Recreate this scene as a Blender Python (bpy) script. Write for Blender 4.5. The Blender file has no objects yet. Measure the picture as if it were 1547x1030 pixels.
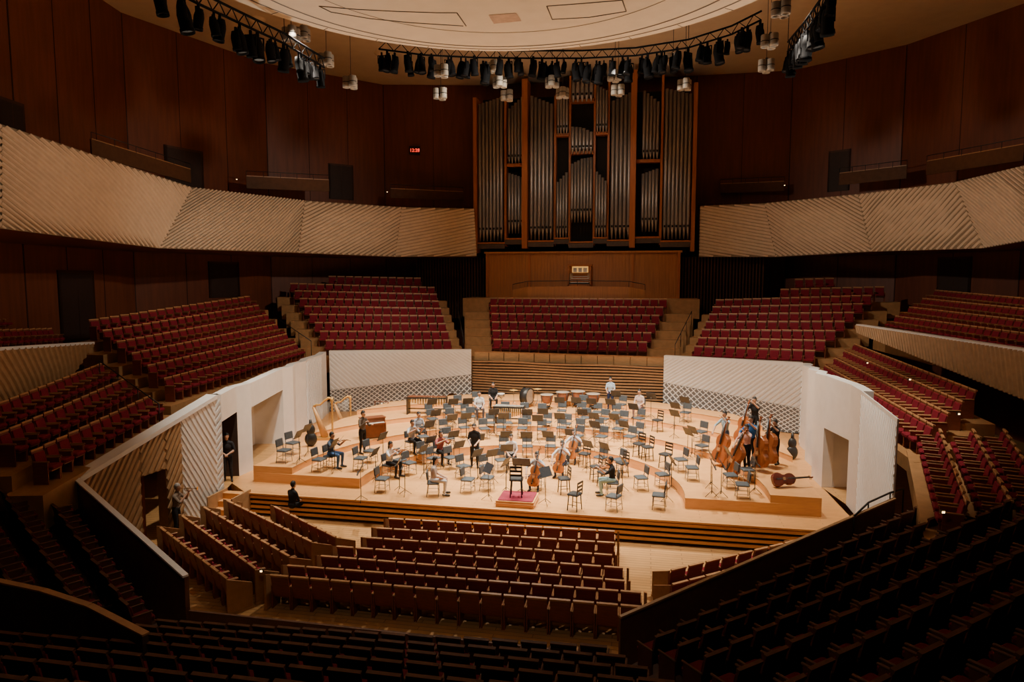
import bpy, math, random
from math import sin, cos, pi, radians, hypot, atan2
from mathutils import Vector, Matrix
random.seed(4)
V = Vector
# ------------------------------------------------------------------ survey
CAM = V((4.2, -21.0, 7.4)); YAW = radians(11.0); PIT = radians(5.26); FP = 1031.3
FH = V((-sin(YAW), cos(YAW), 0)); RT = V((cos(YAW), sin(YAW), 0)); ZZ = V((0, 0, 1))
def ray(u, v):
    a = (u - 773.5) / FP; b = -(v - 515) / FP
    return FH * (cos(PIT) + b * sin(PIT)) + RT * a + ZZ * (-sin(PIT) + b * cos(PIT)), cos(PIT) + b * sin(PIT)
def Q(u, v, d):
    r, k = ray(u, v); return CAM + r * (d / k)
def G(u, v, z):
    r, k = ray(u, v); return CAM + r * ((z - CAM.z) / r.z)
def HP(u, v, A, B):
    r, k = ray(u, v); n = V((-(B[1] - A[1]), B[0] - A[0], 0))
    t = n.dot(V((A[0], A[1], 0)) - CAM) / n.dot(r); return CAM + r * t
def proj(p):
    d = V(p) - CAM; f = FH * cos(PIT) - ZZ * sin(PIT); up = FH * sin(PIT) + ZZ * cos(PIT)
    w = d.dot(f)
    if w < .2: return (-9999, -9999, w)
    return (773.5 + FP * d.dot(RT) / w, 515 - FP * d.dot(up) / w, w)
def lerp(a, b, t): return a + (b - a) * t
def yaw_of(d): return atan2(-d[0], d[1])

# ------------------------------------------------------------------ materials
MATS = {}
def M(name, c1, c2=None, rough=.5, scale=6, metal=0, st=(1, 1, 1), emit=0, bump=0, spec=.5):
    if name in MATS: return MATS[name]
    m = bpy.data.materials.new(name); m.use_nodes = True; n = m.node_tree.nodes; l = m.node_tree.links
    b = n['Principled BSDF']; b.inputs['Roughness'].default_value = rough; b.inputs['Metallic'].default_value = metal
    b.inputs['Specular IOR Level'].default_value = spec
    if c2 is None: c2 = tuple(x * .82 for x in c1)
    tc = n.new('ShaderNodeTexCoord'); mp = n.new('ShaderNodeMapping'); mp.inputs['Scale'].default_value = st
    no = n.new('ShaderNodeTexNoise'); no.inputs['Scale'].default_value = scale; no.inputs['Detail'].default_value = 3
    r = n.new('ShaderNodeValToRGB'); r.color_ramp.elements[0].position = .35; r.color_ramp.elements[1].position = .65
    r.color_ramp.elements[0].color = (*c1, 1); r.color_ramp.elements[1].color = (*c2, 1)
    l.new(tc.outputs['Object'], mp.inputs[0]); l.new(mp.outputs[0], no.inputs['Vector']); l.new(no.outputs[0], r.inputs[0])
    l.new(r.outputs[0], b.inputs['Base Color'])
    if emit:
        l.new(r.outputs[0], b.inputs['Emission Color']); b.inputs['Emission Strength'].default_value = emit
    MATS[name] = m; return m
def MP(name, c1, c2, cm, bw, rh, rough=.4, rot=(0, 0, 0), mortar=.012):
    m = bpy.data.materials.new(name); m.use_nodes = True; n = m.node_tree.nodes; l = m.node_tree.links
    b = n['Principled BSDF']; b.inputs['Roughness'].default_value = rough
    tc = n.new('ShaderNodeTexCoord'); mp = n.new('ShaderNodeMapping'); mp.inputs['Rotation'].default_value = rot
    br = n.new('ShaderNodeTexBrick'); br.inputs['Scale'].default_value = 1
    br.inputs['Brick Width'].default_value = bw; br.inputs['Row Height'].default_value = rh
    br.inputs['Mortar Size'].default_value = mortar; br.inputs['Mortar Smooth'].default_value = .2
    br.inputs['Color1'].default_value = (*c1, 1); br.inputs['Color2'].default_value = (*c2, 1); br.inputs['Mortar'].default_value = (*cm, 1)
    no = n.new('ShaderNodeTexNoise'); no.inputs['Scale'].default_value = 3
    mx = n.new('ShaderNodeMix'); mx.data_type = 'RGBA'; mx.blend_type = 'MULTIPLY'; mx.inputs[0].default_value = .2
    l.new(tc.outputs['Object'], mp.inputs[0]); l.new(mp.outputs[0], br.inputs['Vector']); l.new(mp.outputs[0], no.inputs['Vector'])
    l.new(br.outputs['Color'], mx.inputs[6]); l.new(no.outputs[0], mx.inputs[7]); l.new(mx.outputs[2], b.inputs['Base Color'])
    MATS[name] = m; return m
stage_wood = MP('stage_maple', (.8, .42, .15), (.74, .37, .13), (.5, .24, .09), 2.4, .14, .38)
floor_wood = MP('hall_floor_oak', (.64, .36, .14), (.56, .3, .11), (.3, .16, .07), 1.8, .16, .4)
riser_wood = M('riser_maple', (.78, .41, .15), (.72, .36, .13), .4, 3, st=(1, 1, 8))
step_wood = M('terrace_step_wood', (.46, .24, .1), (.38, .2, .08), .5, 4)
step_dark = M('shaded_terrace_step', (.07, .032, .02), (.055, .026, .016), .8, 4)  # step wood darkened for unlit terraces, shade put into the colour
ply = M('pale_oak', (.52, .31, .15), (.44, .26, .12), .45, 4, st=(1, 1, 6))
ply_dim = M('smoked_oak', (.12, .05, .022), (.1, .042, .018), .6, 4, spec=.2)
dark_wall = M('dark_mahogany_panel', (.19, .05, .02), (.145, .038, .016), .5, 2, st=(3, 3, .25))
dark_seam = M('panel_seam', (.05, .016, .008), None, .8)
balc = M('balcony_ribbed_plaster', (.7, .55, .4), (.64, .5, .36), .65, 3)
white = M('white_wall_plaster', (.88, .87, .85), (.84, .83, .81), .5, 3)
lattice_dark = M('lattice_void', (.2, .195, .19), None, .8)
slat_wood = M('pale_slat_wood', (.5, .3, .15), (.42, .25, .12), .5, 5)
void = M('dark_void', (.012, .009, .007), None, .9)
maroon = M('maroon_upholstery', (.24, .017, .032), (.19, .013, .025), .85, 30, spec=.2)
seatback_wood = M('seat_shell_wood', (.27, .07, .036), (.21, .055, .028), .45, 6, st=(1, 1, 5))
seat_cap = M('seat_cap_wood', (.6, .32, .14), (.52, .27, .115), .45, 6)
arm_wood = M('seat_armrest_wood', (.42, .21, .09), (.36, .18, .075), .45, 6)
maroon_d = M('shaded_terrace_upholstery', (.12, .014, .018), None, .9, 30, spec=.1)  # shaded copies of the seat materials: gloom of unlit rows in the colour
back_d = M('shaded_terrace_shell', (.13, .042, .024), None, .6, 6, spec=.2)
cap_d = M('shaded_terrace_cap', (.13, .055, .028), None, .6, 6, spec=.2)
cream = M('cream_ceiling_plaster', (.68, .53, .36), (.64, .49, .33), .7, 1.5)
canopy_m = M('ivory_canopy', (.8, .68, .51), (.76, .64, .475), .6, 2)
black = M('black_metal', (.012, .012, .013), (.02, .02, .02), .45, 10)
fixblk = M('matte_black_fixture', (.007, .007, .008), None, .85, 10, spec=.1)
blackp = M('black_cloth', (.018, .018, .02), (.03, .03, .032), .8, 20)
chair_pad = M('charcoal_seat_pad', (.07, .08, .09), (.05, .06, .07), .6, 20)
chrome = M('brushed_steel', (.4, .4, .41), (.3, .3, .31), .35, 20, metal=.9)
pipe_m = M('organ_pipe_tin', (.42, .39, .37), (.32, .3, .285), .42, 2, metal=.7, st=(1, 1, .2))
case_m = M('organ_case_oak', (.44, .14, .045), (.35, .11, .035), .55, 3, st=(3, 3, .3))
base_m = M('organ_base_oak', (.46, .18, .062), (.37, .145, .05), .5, 3, st=(6, 6, .3))
lamp_grey = M('lamp_grey_metal', (.4, .35, .29), (.33, .29, .24), .5, 10)
lens_m = M('lamp_lens', (.02, .02, .022), None, .5, 5, spec=.2)
glow = M('warm_glow', (1., .62, .25), None, .5, 5, emit=6)
redglow = M('red_glow', (1., .05, .03), None, .5, 5, emit=3)
red_carpet = M('red_carpet', (.3, .02, .05), (.24, .016, .04), .9, 40)
copper = M('copper_bowl', (.3, .14, .09), (.24, .11, .07), .5, 4, metal=.6)
drumhead = M('drum_head', (.42, .34, .26), None, .5, 6)
gold = M('gilded_wood', (.62, .36, .1), (.54, .3, .08), .4, 6, metal=.15)
harpbody = M('pale_harp_maple', (.55, .3, .12), (.48, .26, .1), .4, 6)
bassw = M('amber_varnish', (.36, .11, .03), (.28, .08, .022), .3, 5, st=(1, 1, .4))
cellow = M('orange_varnish', (.42, .15, .045), (.34, .11, .03), .25, 5)
darkv = M('dark_red_varnish', (.17, .03, .018), (.12, .022, .013), .22, 5)
ebony = M('ebony', (.015, .01, .008), None, .35)
skin = M('skin', (.55, .33, .23), (.5, .29, .2), .6, 12)
hairm = M('black_hair', (.012, .01, .009), None, .6, 30)
hairg = M('grey_hair', (.35, .33, .31), None, .6, 30)
shoe = M('dark_shoes', (.02, .015, .012), None, .5)
paper = M('sheet_paper', (.75, .72, .66), None, .7)
marim = M('rosewood_bars', (.22, .07, .03), None, .35)
def cloth(c): return M('cloth_%02d_%02d_%02d' % tuple(int(x * 99) for x in c), c, None, .85, 25, spec=.2)

# ------------------------------------------------------------------ mesh builder
COL = bpy.context.scene.collection
class MB:
    def __init__(s): s.v = []; s.f = []; s.m = []; s.s = []
    def add(s, vs, fs, mi=0, sm=False):
        o = len(s.v); s.v += [V(p) for p in vs]
        for f in fs: s.f.append([i + o for i in f]); s.m.append(mi); s.s.append(sm)
    def merge(s, o, mat, mi_map=None):
        k = len(s.v); s.v += [mat @ p for p in o.v]
        for f, m, q in zip(o.f, o.m, o.s):
            s.f.append([i + k for i in f]); s.m.append(mi_map[m] if mi_map else m); s.s.append(q)
    def box(s, c, d, mi=0, rot=None):
        x, y, z = [q / 2 for q in d]; c = V(c)
        pts = [V((a * x, b * y, e * z)) for e in (-1, 1) for a, b in ((-1, -1), (1, -1), (1, 1), (-1, 1))]
        if rot: pts = [rot @ p for p in pts]
        s.add([c + p for p in pts], [(3, 2, 1, 0), (4, 5, 6, 7), (0, 1, 5, 4), (1, 2, 6, 5), (2, 3, 7, 6), (3, 0, 4, 7)], mi)
    def cushion(s, c, d, mi=0, rot=None, b=.03):
        x, y, z = [q / 2 for q in d]; c = V(c)
        def ring(ix, zz):
            X = x - ix; Y = y - ix; k = min(b, X * .5, Y * .5)
            return [V(p) for p in ((X - k, -Y, zz), (X, -Y + k, zz), (X, Y - k, zz), (X - k, Y, zz), (-X + k, Y, zz), (-X, Y - k, zz), (-X, -Y + k, zz), (-X + k, -Y, zz))]
        bb = min(b, z * .8)
        rs = [ring(bb * .5, -z), ring(0, -z + bb * .5), ring(0, z - bb), ring(bb, z)]
        pts = [p for r in rs for p in r]
        if rot: pts = [rot @ p for p in pts]
        fs = [tuple(range(7, -1, -1)), tuple(range(24, 32))]
        for i in range(3):
            for j in range(8): fs.append((i * 8 + j, i * 8 + (j + 1) % 8, (i + 1) * 8 + (j + 1) % 8, (i + 1) * 8 + j))
        s.add([c + p for p in pts], fs, mi)
    def tube(s, pts, rad, mi=0, n=8, sm=True, cap=True):
        pts = [V(p) for p in pts]
        if not hasattr(rad, '__len__'): rad = [rad] * len(pts)
        vs = []; q0 = None
        for i, p in enumerate(pts):
            d = (pts[min(i + 1, len(pts) - 1)] - pts[max(i - 1, 0)])
            if d.length < 1e-6: d = V((0, 0, 1))
            d.normalize()
            if q0 is None: q0 = d.to_track_quat('Z', 'Y')
            else: q0 = (q0 @ V((0, 0, 1))).rotation_difference(d) @ q0
            for k in range(n):
                a = 2 * pi * k / n; vs.append(p + q0 @ V((cos(a) * rad[i], sin(a) * rad[i], 0)))
        fs = []
        for i in range(len(pts) - 1):
            for k in range(n): fs.append((i * n + k, i * n + (k + 1) % n, (i + 1) * n + (k + 1) % n, (i + 1) * n + k))
        s.add(vs, fs, mi, sm)
        if cap:
            o = len(s.v) - len(vs)
            s.f.append([o + k for k in range(n - 1, -1, -1)]); s.m.append(mi); s.s.append(False)
            s.f.append([o + (len(pts) - 1) * n + k for k in range(n)]); s.m.append(mi); s.s.append(False)
    def lathe(s, prof, mi=0, n=24, mat=None, sm=True):
        mat = mat or Matrix(); vs = []
        for r, z in prof:
            for k in range(n):
                a = 2 * pi * k / n; vs.append(mat @ V((r * cos(a), r * sin(a), z)))
        fs = [(i * n + k, i * n + (k + 1) % n, (i + 1) * n + (k + 1) % n, (i + 1) * n + k) for i in range(len(prof) - 1) for k in range(n)]
        s.add(vs, fs, mi, sm)
    def ell(s, c, r, mi=0, nu=12, nv=8, rot=None):
        c = V(c); vs = []
        for j in range(nv + 1):
            t = pi * j / nv
            for i in range(nu):
                a = 2 * pi * i / nu; p = V((r[0] * sin(t) * cos(a), r[1] * sin(t) * sin(a), -r[2] * cos(t)))
                if rot: p = rot @ p
                vs.append(c + p)
        fs = []
        for j in range(nv):
            for i in range(nu):
                a, b, e, d = j * nu + i, j * nu + (i + 1) % nu, (j + 1) * nu + (i + 1) % nu, (j + 1) * nu + i
                if j == 0: fs.append((a, e, d))
                elif j == nv - 1: fs.append((a, b, d))
                else: fs.append((a, b, e, d))
        s.add(vs, fs, mi, True)
    def prism(s, poly, z0, z1, mi=0):
        n = len(poly)
        z0 = z0 if hasattr(z0, '__len__') else [z0] * n; z1 = z1 if hasattr(z1, '__len__') else [z1] * n
        A = sum(poly[i][0] * poly[(i + 1) % n][1] - poly[(i + 1) % n][0] * poly[i][1] for i in range(n))
        if A < 0: poly = poly[::-1]; z0 = z0[::-1]; z1 = z1[::-1]
        vs = [V((p[0], p[1], z)) for p, z in zip(poly, z0)] + [V((p[0], p[1], z)) for p, z in zip(poly, z1)]
        s.add(vs, [tuple(range(n - 1, -1, -1))] + [(i, (i + 1) % n, n + (i + 1) % n, n + i) for i in range(n)], mi)
        o = len(s.v) - 2 * n
        s.f.append([o + n + i for i in range(n)]); s.m.append(mi); s.s.append(False)
    def wall(s, A, B, z0a, z1a, z0b, z1b, t, mi=0, side=1):
        A = V((A[0], A[1], 0)); B = V((B[0], B[1], 0)); n = V((-(B - A).y, (B - A).x, 0)).normalized() * t * side
        s.prism([A.xy, B.xy, (B + n).xy, (A + n).xy], [z0a, z0b, z0b, z0a], [z1a, z1b, z1b, z1a], mi)
    def grid(s, P, mi, nx=24, ny=5):
        P = [V(p) for p in P]; vs = []
        for j in range(ny + 1):
            for i in range(nx + 1): vs.append(lerp(lerp(P[0], P[1], i / nx), lerp(P[3], P[2], i / nx), j / ny))
        w = nx + 1
        s.add(vs, [(j * w + i, j * w + i + 1, (j + 1) * w + i + 1, (j + 1) * w + i) for j in range(ny) for i in range(nx)], mi)
    def ribs(s, P, sp, ang, w, dep, mi=0, flip=1, flat=.45):
        P = [V(p) for p in P]; L = ((P[1] - P[0]).length + (P[2] - P[3]).length) / 2; H = ((P[3] - P[0]).length + (P[2] - P[1]).length) / 2
        n = ((P[1] - P[0]).cross(P[3] - P[0])).normalized() * dep * flip
        d = V((cos(radians(ang)), sin(radians(ang)))); q = V((-d.y, d.x))
        def bil(x, y):
            x = min(max(x / L, 0), 1); y = min(max(y / H, 0), 1)
            return lerp(lerp(P[0], P[1], x), lerp(P[3], P[2], x), y)
        ext = L + H; k = -ext
        while k < ext:
            o = q * k; t0, t1 = -1e9, 1e9; ok = True
            for oo, dd, mx in ((o.x, d.x, L), (o.y, d.y, H)):
                if abs(dd) < 1e-6:
                    if oo < 0 or oo > mx: ok = False
                else:
                    a, b = -oo / dd, (mx - oo) / dd
                    if a > b: a, b = b, a
                    t0 = max(t0, a); t1 = min(t1, b)
            if ok and t1 - t0 > .03:
                h = q * w / 2; g = h * flat; N = max(1, int((t1 - t0) / 1.5)); vs = []
                for i in range(N + 1):
                    a = o + d * lerp(t0, t1, i / N)
                    vs += [bil(*(a - h)), bil(*(a - g)) + n, bil(*(a + g)) + n, bil(*(a + h))]
                fs = []
                for i in range(N):
                    for j in range(3): fs.append((4 * i + j, 4 * i + 4 + j, 4 * i + 5 + j, 4 * i + 1 + j))
                s.add(vs, fs, mi)
            k += sp
    def obj(s, name, mats, parent=None, loc=None, rotz=0, label=None, cat=None, group=None, kind=None, mw=None):
        me = bpy.data.meshes.new(name); me.from_pydata([tuple(p) for p in s.v], [], s.f)
        for m in mats: me.materials.append(m)
        me.polygons.foreach_set('material_index', s.m); me.polygons.foreach_set('use_smooth', s.s); me.update()
        o = bpy.data.objects.new(name, me); COL.objects.link(o)
        if parent: o.parent = parent
        if mw is not None: o.matrix_world = mw
        elif loc is not None: o.location = loc; o.rotation_euler = (0, 0, rotz)
        tag(o, label, cat, group, kind); return o
def tag(o, label=None, cat=None, group=None, kind=None):
    if label: o['label'] = label
    if cat: o['category'] = cat
    if group: o['group'] = group
    if kind: o['kind'] = kind
TPL = {}
def clone(src, loc, rotz):
    o = src.copy(); COL.objects.link(o)
    o.location = loc; o.rotation_euler = (0, 0, rotz)
    for c in src.children:
        k = c.copy(); k.parent = o; COL.objects.link(k)
    return o
def put(key, builder, loc, rotz=0, label=None, group=None, scale=None):
    if key not in TPL:
        TPL[key] = builder(); o = TPL[key]; o.location = loc; o.rotation_euler = (0, 0, rotz)
    else: o = clone(TPL[key], loc, rotz)
    if scale: o.scale = (scale,) * 3
    else: o.scale = (1, 1, 1)
    if label: o['label'] = label
    if group: o['group'] = group
    return o
def S(o, label, name=None):
    o['kind'] = 'structure'; o['label'] = label; o['category'] = name or 'wall'; return o

# ------------------------------------------------------------------ camera
cd = bpy.data.cameras.new('camera'); cd.lens = 24; cd.sensor_width = 36; cam = bpy.data.objects.new('camera', cd)
cam.location = CAM; cam.rotation_euler = (pi / 2 - PIT, 0, YAW); COL.objects.link(cam); bpy.context.scene.camera = cam
cd.clip_end = 300

# ------------------------------------------------------------------ room shell
m = MB(); m.prism([(-30, -30), (30, -30), (30, 32), (-30, 32)], -1.1, -.8); S(m.obj('floor', [floor_wood]), 'pale oak plank floor of the hall stalls', 'floor')
TL = [V((-12.3, -13.5, 12))] + [G(u, v, 12) for u, v in ((0, 187), (290, 283), (460, 303), (607, 313), (716, 315))]
WL = [V((-16, -16, 0)), V((-19.5, -5, 0)), V((-22.5, 11, 0)), V((-19.8, 20, 0)), V((-14.2, 26, 0)), V((-7.4, 27.5, 0))]
TR = [G(u, v, 12) for u, v in ((1058, 311), (1155, 307), (1297, 293), (1443, 275), (1547, 250))] + [V((18.5, 0, 12)), V((15, -12, 12))]
WR = [V((7.4, 28, 0)), V((13.5, 28, 0)), V((19, 24, 0)), V((22.8, 18, 0)), V((23.5, 11, 0)), V((22.5, 0, 0)), V((19, -14, 0))]
CZ = 21.0
def bigwall(name, pts, lab):
    m = MB()
    for a, b in zip(pts[:-1], pts[1:]):
        m.wall(a, b, -.8, CZ, -.8, CZ, .3, 0, 1)
        L = (b - a).length; n = max(2, int(L / 2.4)); nrm = V((-(b - a).y, (b - a).x, 0)).normalized()
        for i in range(n):
            p = lerp(a, b, i / n) - nrm * .01; w = .06 if i % 3 == 0 else .03
            m.box((p.x, p.y, 14.8), (w, .03, 12.3), 1, Matrix.Rotation(yaw_of(nrm), 3, 'Z'))
            m.box((p.x, p.y, 5), (w, .03, 7.5), 1, Matrix.Rotation(yaw_of(nrm), 3, 'Z'))
    S(m.obj(name, [dark_wall, dark_seam]), lab)
bigwall('wall_left', WL, 'dark mahogany panelled side wall of concert hall')
bigwall('wall_right', WR, 'dark mahogany panelled side wall of concert hall')
m = MB(); m.wall(WL[-1], WR[0], -.8, CZ, -.8, CZ, .3, 0, 1); S(m.obj('wall_back', [dark_wall]), 'dark mahogany wall behind the pipe organ')
m = MB(); m.wall((19, -14), (12, -29), -.8, CZ, -.8, CZ, .3); m.wall((12, -29), (-10, -29), -.8, CZ, -.8, CZ, .3); m.wall((-10, -29), (-16, -16), -.8, CZ, -.8, CZ, .3)
S(m.obj('wall_rear', [void]), 'dark panelled rear wall of the auditorium')
m = MB(); ring = WL[::-1] + [V((-10, -29, 0)), V((12, -29, 0))] + WR[::-1]
m.prism([p.xy for p in ring], CZ, CZ + .3, 0)
S(m.obj('ceiling', [cream]), 'cream plaster ceiling of the concert hall', 'ceiling')

def balcony(name, T, W, Bt, angs, flip, lab):
    m = MB(); n = len(T)
    for i in range(n - 1):
        a, b = T[i], T[i + 1]; c, d = Bt[i + 1], Bt[i]
        m.grid([d, c, b, a], 4)
        m.ribs([d, c, b, a], .21, angs[i], .2, .06, 0, flip, .5)
        ia = a + (V((W[i].x, W[i].y, 12)) - a).normalized() * .25; ib = b + (V((W[i + 1].x, W[i + 1].y, 12)) - b).normalized() * .25
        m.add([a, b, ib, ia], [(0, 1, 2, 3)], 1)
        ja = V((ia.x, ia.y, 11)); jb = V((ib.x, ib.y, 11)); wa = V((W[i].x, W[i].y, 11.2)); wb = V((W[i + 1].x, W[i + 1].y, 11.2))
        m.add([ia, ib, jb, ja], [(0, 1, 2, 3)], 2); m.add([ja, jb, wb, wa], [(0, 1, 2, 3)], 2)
        m.add([d, c, V((wb.x, wb.y, 8.8)), V((wa.x, wa.y, 8.8))], [(0, 1, 2, 3)], 3)
    return S(m.obj(name, [balc, ply_dim, dark_wall, dark_wall, M('balcony_groove', (.3, .22, .14), None, .8)]), lab, 'balcony')
BL = [V((-12.0, -14.5, 8.9)), HP(0, 345, TL[1], TL[2]), HP(240, 375, TL[1], TL[2]), HP(450, 382, TL[2], TL[3]), HP(597, 388, TL[3], TL[4]), HP(720, 387, TL[4], TL[5])]
BR = [HP(1056, 388, TR[0], TR[1]), HP(1172, 388, TR[1], TR[2]), HP(1317, 380, TR[2], TR[3]), HP(1487, 375, TR[3], TR[4]), V((19.0, 9.0, 8.9)), V((18.2, -1, 8.9)), V((15, -13, 8.9))]
balcony('trim_1', TL, WL, BL, [-25, -25, 50, 32, 12], 1, 'ribbed sandstone-coloured faceted balcony front')
balcony('trim_2', TR, WR, BR, [-12, -38, 38, -48, 35, 35], 1, 'ribbed sandstone-coloured faceted balcony front')

door_frame = M('door_frame_wood', (.07, .025, .012), None, .6)
def door_at(idx, u0, v0, u1, v1, A, B):
    a = HP(u0, v1, A, B); b = HP(u1, v1, A, B); h0 = a.z; z1 = HP(u0, v0, A, B).z
    m = MB(); n = V((-(b - a).y, (b - a).x, 0)).normalized()
    if n.dot(CAM - a) < 0: n = -n
    a = a + n * .06; b = b + n * .06
    m.wall(a, b, h0, z1, h0, z1, .05, 0)
    m.wall(a, lerp(a, b, .07), h0, z1 + .12, h0, z1 + .12, .12, 1); m.wall(lerp(a, b, .93), b, h0, z1 + .12, h0, z1 + .12, .12, 1)
    m.wall(a, b, z1, z1 + .12, z1, z1 + .12, .12, 1); c = lerp(a, b, .5); m.wall(c, c + (b - a).normalized() * .04, h0, z1, h0, z1, .1, 1)
    S(m.obj('door_%d' % idx, [M('door_leaf', (.035, .014, .008), None, .6), door_frame]), 'dark double door with timber frame', 'door')
door_at(1, 250, 222, 308, 290, WL[2], WL[3]); door_at(2, 497, 249, 534, 300, WL[3], WL[4]); door_at(3, 92, 412, 146, 520, WL[1], WL[2]); door_at(4, 316, 398, 362, 450, WL[2], WL[3])
door_at(5, 1250, 232, 1283, 290, WR[1], WR[2]); door_at(6, 1415, 392, 1466, 445, WR[2], WR[3]); door_at(7, 0, 150, 38, 215, WL[1], WL[2])
def partition(pa, pb, d, db, h):
    a = Q(pa[0], pa[1], d); b = Q(pb[0], pb[1], db); m = MB()
    m.wall(a, b, a.z - h, a.z, b.z - h, b.z, .08, 0); m.wall(a, b, a.z, a.z + .04, b.z, b.z + .04, .1, 1)
    n = 5
    for i in range(n + 1):
        p = lerp(a, b, i / n); m.tube([p, p + V((0, 0, .3))], .015, 2, 5)
    m.tube([a + V((0, 0, .3)), b + V((0, 0, .3))], .018, 2, 5)
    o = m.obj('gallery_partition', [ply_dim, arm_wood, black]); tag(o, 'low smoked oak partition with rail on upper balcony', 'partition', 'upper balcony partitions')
partition((372, 266), (497, 272), 40.5, 43, .7); partition((590, 285), (700, 290), 46.5, 48.2, .6); partition((138, 210), (288, 256), 30, 37, .7)
partition((1088, 278), (1185, 274), 46.5, 45, .6); partition((1268, 262), (1370, 250), 41.5, 38.8, .7); partition((1400, 244), (1547, 218), 37, 31, .7)

# ------------------------------------------------------------------ stage
stg = [(-9.4, 0), (9.5, 0), (10.6, 1.2), (10.5, 4.5), (11.5, 13), (5.2, 15.6), (-5.4, 16.9), (-12.9, 13.9), (-10.5, .9)]
m = MB(); m.prism(stg, -.8, 0, 0)
for k in range(4): m.box((.05, -.06, -.14 - k * .17), (18.8, .06, .09), 1)
m.box((.05, -.01, -.4), (18.7, .04, .75), 2); m.box((.05, -.05, -.03), (18.9, .14, .06), 1)
tag(m.obj('stage_platform', [stage_wood, riser_wood, void]), 'pale maple stage platform with louvred wooden front', 'stage')
LV = [(5.6, .35), (8.2, .6), (10.4, .82), (12.3, 1.05)]
outer = [(-9.7, 1.1), (-9.7, 8.5), (-8.6, 12), (-5.6, 14.8), (-2, 15.6), (2, 15.2), (5, 14.4), (8.4, 12), (9.7, 8.5), (9.7, 1.1)]
def inside(x, y):
    c = False; n = len(outer)
    for i in range(n):
        (x1, y1), (x2, y2) = outer[i], outer[(i + 1) % n]
        if (y1 > y) != (y2 > y) and x < (x2 - x1) * (y - y1) / (y2 - y1) + x1: c = not c
    return c
prev = 0
for r, h in LV:
    arc = [(r * cos(a), 1.5 + r * sin(a)) for a in [radians(-20 + 220 * i / 440) for i in range(441)]]
    arc = [p for p in arc if inside(*p)]; arc = [arc[0]] + arc[6:-6:8] + [arc[-1]]
    out = [p for p in outer if hypot(p[0], p[1] - 1.5) > r + .02]
    m = MB(); m.prism(arc + out, prev, h, 0); prev = h
    for a, b in zip(arc[:-1], arc[1:]): m.tube([(a[0], a[1], h - .015), (b[0], b[1], h - .015)], .014, 1, 5)
    tag(m.obj('stage_riser', [riser_wood, step_wood]), 'curved maple orchestra riser step on the stage', 'riser', 'orchestra risers')
def stage_h(x, y):
    if not inside(x, y): return 0
    r = hypot(x, y - 1.5); h = 0
    for rr, hh in LV:
        if r >= rr: h = hh
    return h
def SP(u, v):
    for h in (1.05, .82, .6, .35, 0):
        p = G(u, v, h)
        if abs(stage_h(p.x, p.y) - h) < .01: return p
    p = G(u, v, .5); p.z = stage_h(p.x, p.y); return p

def white_seg(m, A, B, zb, zt, side, ang, rib=True, lat=None, thick=.35, sp=.16, mi=0, mr=None, dep=.02):
    mr = mi if mr is None else mr
    A = V((A[0], A[1], 0)); B = V((B[0], B[1], 0))
    m.wall(A, B, zb[0], zt[0], zb[1], zt[1], thick, mi, side)
    e = V((0, 0, 1)); n = V((-(B - A).y, (B - A).x, 0)).normalized() * (-side) * .006
    lo = [A + n, B + n]; la = lat or zb
    P = [lo[0] + e * la[0], lo[1] + e * la[1], lo[1] + e * (zt[1] - .1), lo[0] + e * (zt[0] - .1)]
    if rib: m.ribs(P, sp, ang, sp * .85, dep, mr, side, .7)
    if lat:
        R = [lo[0] + n + e * zb[0], lo[1] + n + e * zb[1], lo[1] + n + e * lat[1], lo[0] + n + e * lat[0]]
        m.grid(R, 1)
        m.ribs(R, .2, ang, .07, .02, 0, side); m.ribs(R, .2, -ang, .07, .024, 0, side)
ZT = 3.4
wl0, wlc, wlb = G(325, 597, ZT), G(497, 530, ZT), G(712, 528, ZT)
wrc, wrb = G(1212, 548, ZT), G(1003, 537, ZT)
m = MB(); white_seg(m, wlc.xy, wlb.xy, (0, 0), (ZT, ZT), 1, -40, lat=(1.2, 2.0), sp=.17, dep=.022); S(m.obj('wall_stage_left_back', [white, lattice_dark]), 'white ribbed stage wall with grey lattice base')
m = MB(); white_seg(m, wrb.xy, wrc.xy, (0, 0), (ZT, ZT), 1, 40, lat=(2.0, 1.2), sp=.17, dep=.022); S(m.obj('wall_stage_right_back', [white, lattice_dark]), 'white ribbed stage wall with grey lattice base')
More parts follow.
